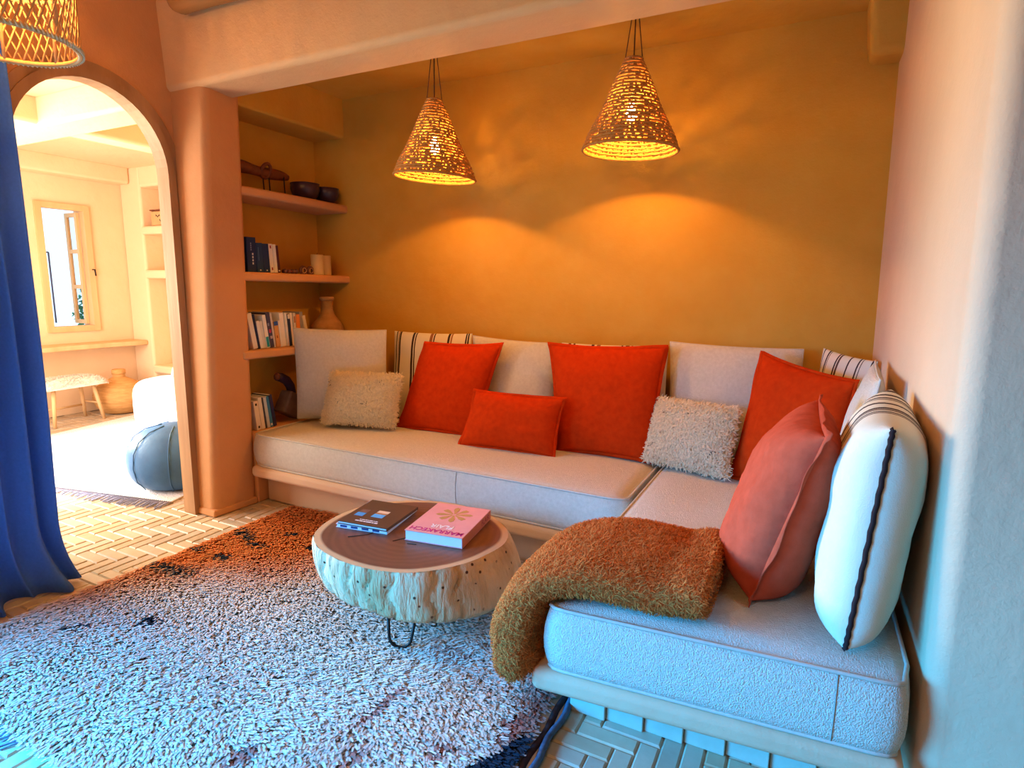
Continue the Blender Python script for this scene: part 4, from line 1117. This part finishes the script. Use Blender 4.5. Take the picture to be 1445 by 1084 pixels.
# big woven jar
t = thing('woven_jar', 'big round woven jar with short neck on the floor beside the stool', 'jar', (-7.05,3.90,0))
prof = [(.12,0),(.18,.015),(.245,.09),(.27,.17),(.265,.23),(.225,.31),(.16,.36),(.09,.395),(.062,.41),(.058,.45)]
fine = []
for i in range(len(prof)-1):
    for q in range(5):
        w = q/5; fine.append((prof[i][0]*(1-w)+prof[i+1][0]*w+(.003 if len(fine)%2 else -.001), prof[i][1]*(1-w)+prof[i+1][1]*w))
MB().lathe(fine+[(.058,.452),(.045,.45)], 44).build('body', M['basket'], t, True)
m_ = MB(); m_.lathe([(.057,.44),(.068,.445),(.07,.49),(.06,.50),(.046,.495),(.045,.44)], 32); m_.build('neck', M['basket'], t, True)
# face box
t = thing('storage_box', 'small round-ended wooden box with a sleeping face drawing on the far shelf', 'box', (-6.68,4.385,2.1255))
m_ = MB(); m_.prism([(-.20,-.07),(.20,-.07),(.20,.07),(-.20,.07)], 0, .165); bx = bevel(m_.build('body', mat('box_plywood',(.60,.34,.15),(.52,.28,.11),10,.6), t), .02, 3)
m_ = MB(); m_.prism([(-.205,-.075),(.205,-.075),(.205,.075),(-.205,.075)], .165, .18); ld = bevel(m_.build('lid', M['darkwood'], t), .006, 2)
m_ = MB(); m_.lathe([(.012,.18),(.022,.19),(.028,.205),(.02,.218),(.004,.222)], 16, (-.06,0,0)); m_.build('knob', M['whitefab'], ld, True)
m_ = MB()
for cx in (-.06,.04):
    m_.tube([(cx+.032*math.cos(a),-.0715,.125-.022*math.sin(a)) for a in np.linspace(PI*.05,PI*.95,9)], .004, 5)
    for a in (.2,.5,.8): m_.tube([(cx+.032*math.cos(PI*a),-.0715,.125-.022*math.sin(PI*a)),(cx+.044*math.cos(PI*a),-.0715,.125-.036*math.sin(PI*a))], .003, 5)
m_.tube([(.0+.028*math.cos(a),-.0715,.07-.026*math.sin(a)) for a in np.linspace(0,PI,10)], .004, 5)
m_.build('face', M['ink'], bx)
# white armchair, bright
t = thing('armchair', 'white rounded upholstered armchair just behind the arch jamb in the far room', 'armchair', (-5.55,3.66,0), .3)
def blob(mb, c, r, p=3.0, n=20):
    o = len(mb.v)
    for i in range(n+1):
        ph = -PI/2+PI*i/n
        for k in range(2*n):
            a = PI*k/n; f = lambda q: math.copysign(abs(q)**(2/p),q)
            mb.v.append((c[0]+r[0]*f(math.cos(ph))*f(math.cos(a)), c[1]+r[1]*f(math.cos(ph))*f(math.sin(a)), c[2]+r[2]*f(math.sin(ph))))
    for i in range(n):
        for k in range(2*n): mb.f.append((o+i*2*n+k, o+i*2*n+(k+1)%(2*n), o+(i+1)*2*n+(k+1)%(2*n), o+(i+1)*2*n+k))
    return mb
blob(MB(), (0,0,.22), (.30,.30,.18), 4).build('seat', M['whitefab'], t, True)
blob(MB(), (0,.26,.40), (.30,.10,.30), 4).build('backrest', M['whitefab'], t, True)
blob(MB(), (-.28,.02,.30), (.085,.30,.25), 4).build('armrest', M['whitefab'], t, True)
blob(MB(), (.28,.02,.30), (.085,.30,.25), 4).build('armrest', M['whitefab'], t, True)
for sx in (-1,1):
    for sy in (-1,1):
        m_ = MB(); m_.tube([(sx*.22,sy*.2,.10),(sx*.22,sy*.2,0)], [.02,.014], 8); m_.build('leg', M['palewood'], t, True)
# slate pouf
t = thing('pouf', 'round slate-blue pouf on the far room rug beside the arch jamb', 'pouf', (-4.13,2.66,.012))
mb = MB(); prof = [(.20,0),(.27,.02),(.325,.09),(.345,.19),(.335,.29),(.29,.37),(.21,.425),(.10,.452),(.004,.458)]
mb.lathe(prof, 48)
for i,(x,y,z) in enumerate(mb.v):
    a = math.atan2(y,x); k = 1-.018*abs(math.cos(4*a))**12; mb.v[i] = (x*k,y*k,z)
pf = subsurf(mb.build('body', M['pouf'], t, True), 1)
for k in range(8):
    a = PI/4*k; s_ = MB(); s_.tube([(r*.992*math.cos(a),r*.992*math.sin(a),z+.001) for r,z in prof[1:-1]], .004, 5); s_.build('seam', M['pouf'], pf, True)
# far rug with tasselled edge
t = thing('flat_rug', 'pale rug with dark blue fringe on the far room floor', 'rug', (-5.4,2.9,0))
q = [(-4.86,2.10),(-3.80,2.33),(-4.35,4.1),(-6.75,3.95),(-6.45,2.62)]
m_ = MB(); m_.prism(q, .001, .012); pbuild(m_, 'weave', M['farrug'], t)
m_ = MB()
for k in range(64):
    w = k/63; x = -4.86+1.06*w; y = 2.10+.23*w; a = random.uniform(-.5,.5)
    L_ = random.uniform(.04,.10); m_.tube([(x,y+.03,.013),(x+.02*a,y-.02,.012),(x+.05*a+.01,y-L_,.006)], .0045, 5)
fr = pbuild(m_, 'fringe', M['fringe'], t, True); fr['kind'] = 'stuff'

# ------------------------------------------------------------------ light
def area(name, loc, target, sx, sy, power, col, spread=None):
    l = bpy.data.lights.new(name, 'AREA'); l.shape = 'RECTANGLE'; l.size = sx; l.size_y = sy; l.energy = power; l.color = col
    if spread: l.spread = spread
    o = bpy.data.objects.new(name, l); C.objects.link(o); o.location = loc
    d = Vector(target)-Vector(loc); o.rotation_euler = d.to_track_quat('-Z','Y').to_euler(); return o
def point(name, loc, power, col, r):
    l = bpy.data.lights.new(name, 'POINT'); l.energy = power; l.color = col; l.shadow_soft_size = r
    o = bpy.data.objects.new(name, l); C.objects.link(o); o.location = loc; return o
WARM = (1,.44,.07)
point('pendant_light', (LA[0],LA[1],LA[2]-.03), 36, WARM, .03); point('pendant_light', (LB[0],LB[1],LB[2]-.03), 36, WARM, .03); point('rattan_lamp_light', LC, 75, (1,.44,.10), .05)
area('terrace_daylight', (-3.60,-.9,1.12), (-1.65,-.1,-.25), 2.3, 1.9, 400, (.0,.38,1.0), math.radians(91))
area('warm_fill_light', (-.9,-.9,3.0), (-1.2,1.6,1.0), 1.2, 1.2, 38, (1,.50,.18))  # warm fill added behind the camera to lift surfaces facing it
area('far_room_daylight', (-5.4,1.0,1.4), (-5.6,3,1.2), 2.3, 2.1, 150, (1,.90,.80))
area('far_window_daylight', (-7.45,1.9,1.6), (0,2.0,1.35), 1.15, 1.3, 140, (1,.93,.66), math.radians(100))
sp = bpy.data.lights.new('far_sun','SPOT'); sp.energy = 3200; sp.color = (.95,.97,1.0); sp.spot_size = math.radians(26); sp.spot_blend = .5; sp.shadow_soft_size = .05
so = bpy.data.objects.new('far_sun', sp); C.objects.link(so); so.location = (-4.5,-1.2,3.4); so.rotation_euler = (Vector((-5.2,2.9,0))-Vector((-4.5,-1.2,3.4))).to_track_quat('-Z','Y').to_euler()
w = bpy.data.worlds.new('world'); scene.world = w; w.use_nodes = True
bg = w.node_tree.nodes['Background']; bg.inputs[0].default_value = (.58,.80,1,1); bg.inputs[1].default_value = 1.7

scene.view_settings.view_transform = 'Standard'; scene.view_settings.look = 'None'
scene.view_settings.exposure = 0; scene.view_settings.gamma = 1; scene.view_settings.use_curve_mapping = False
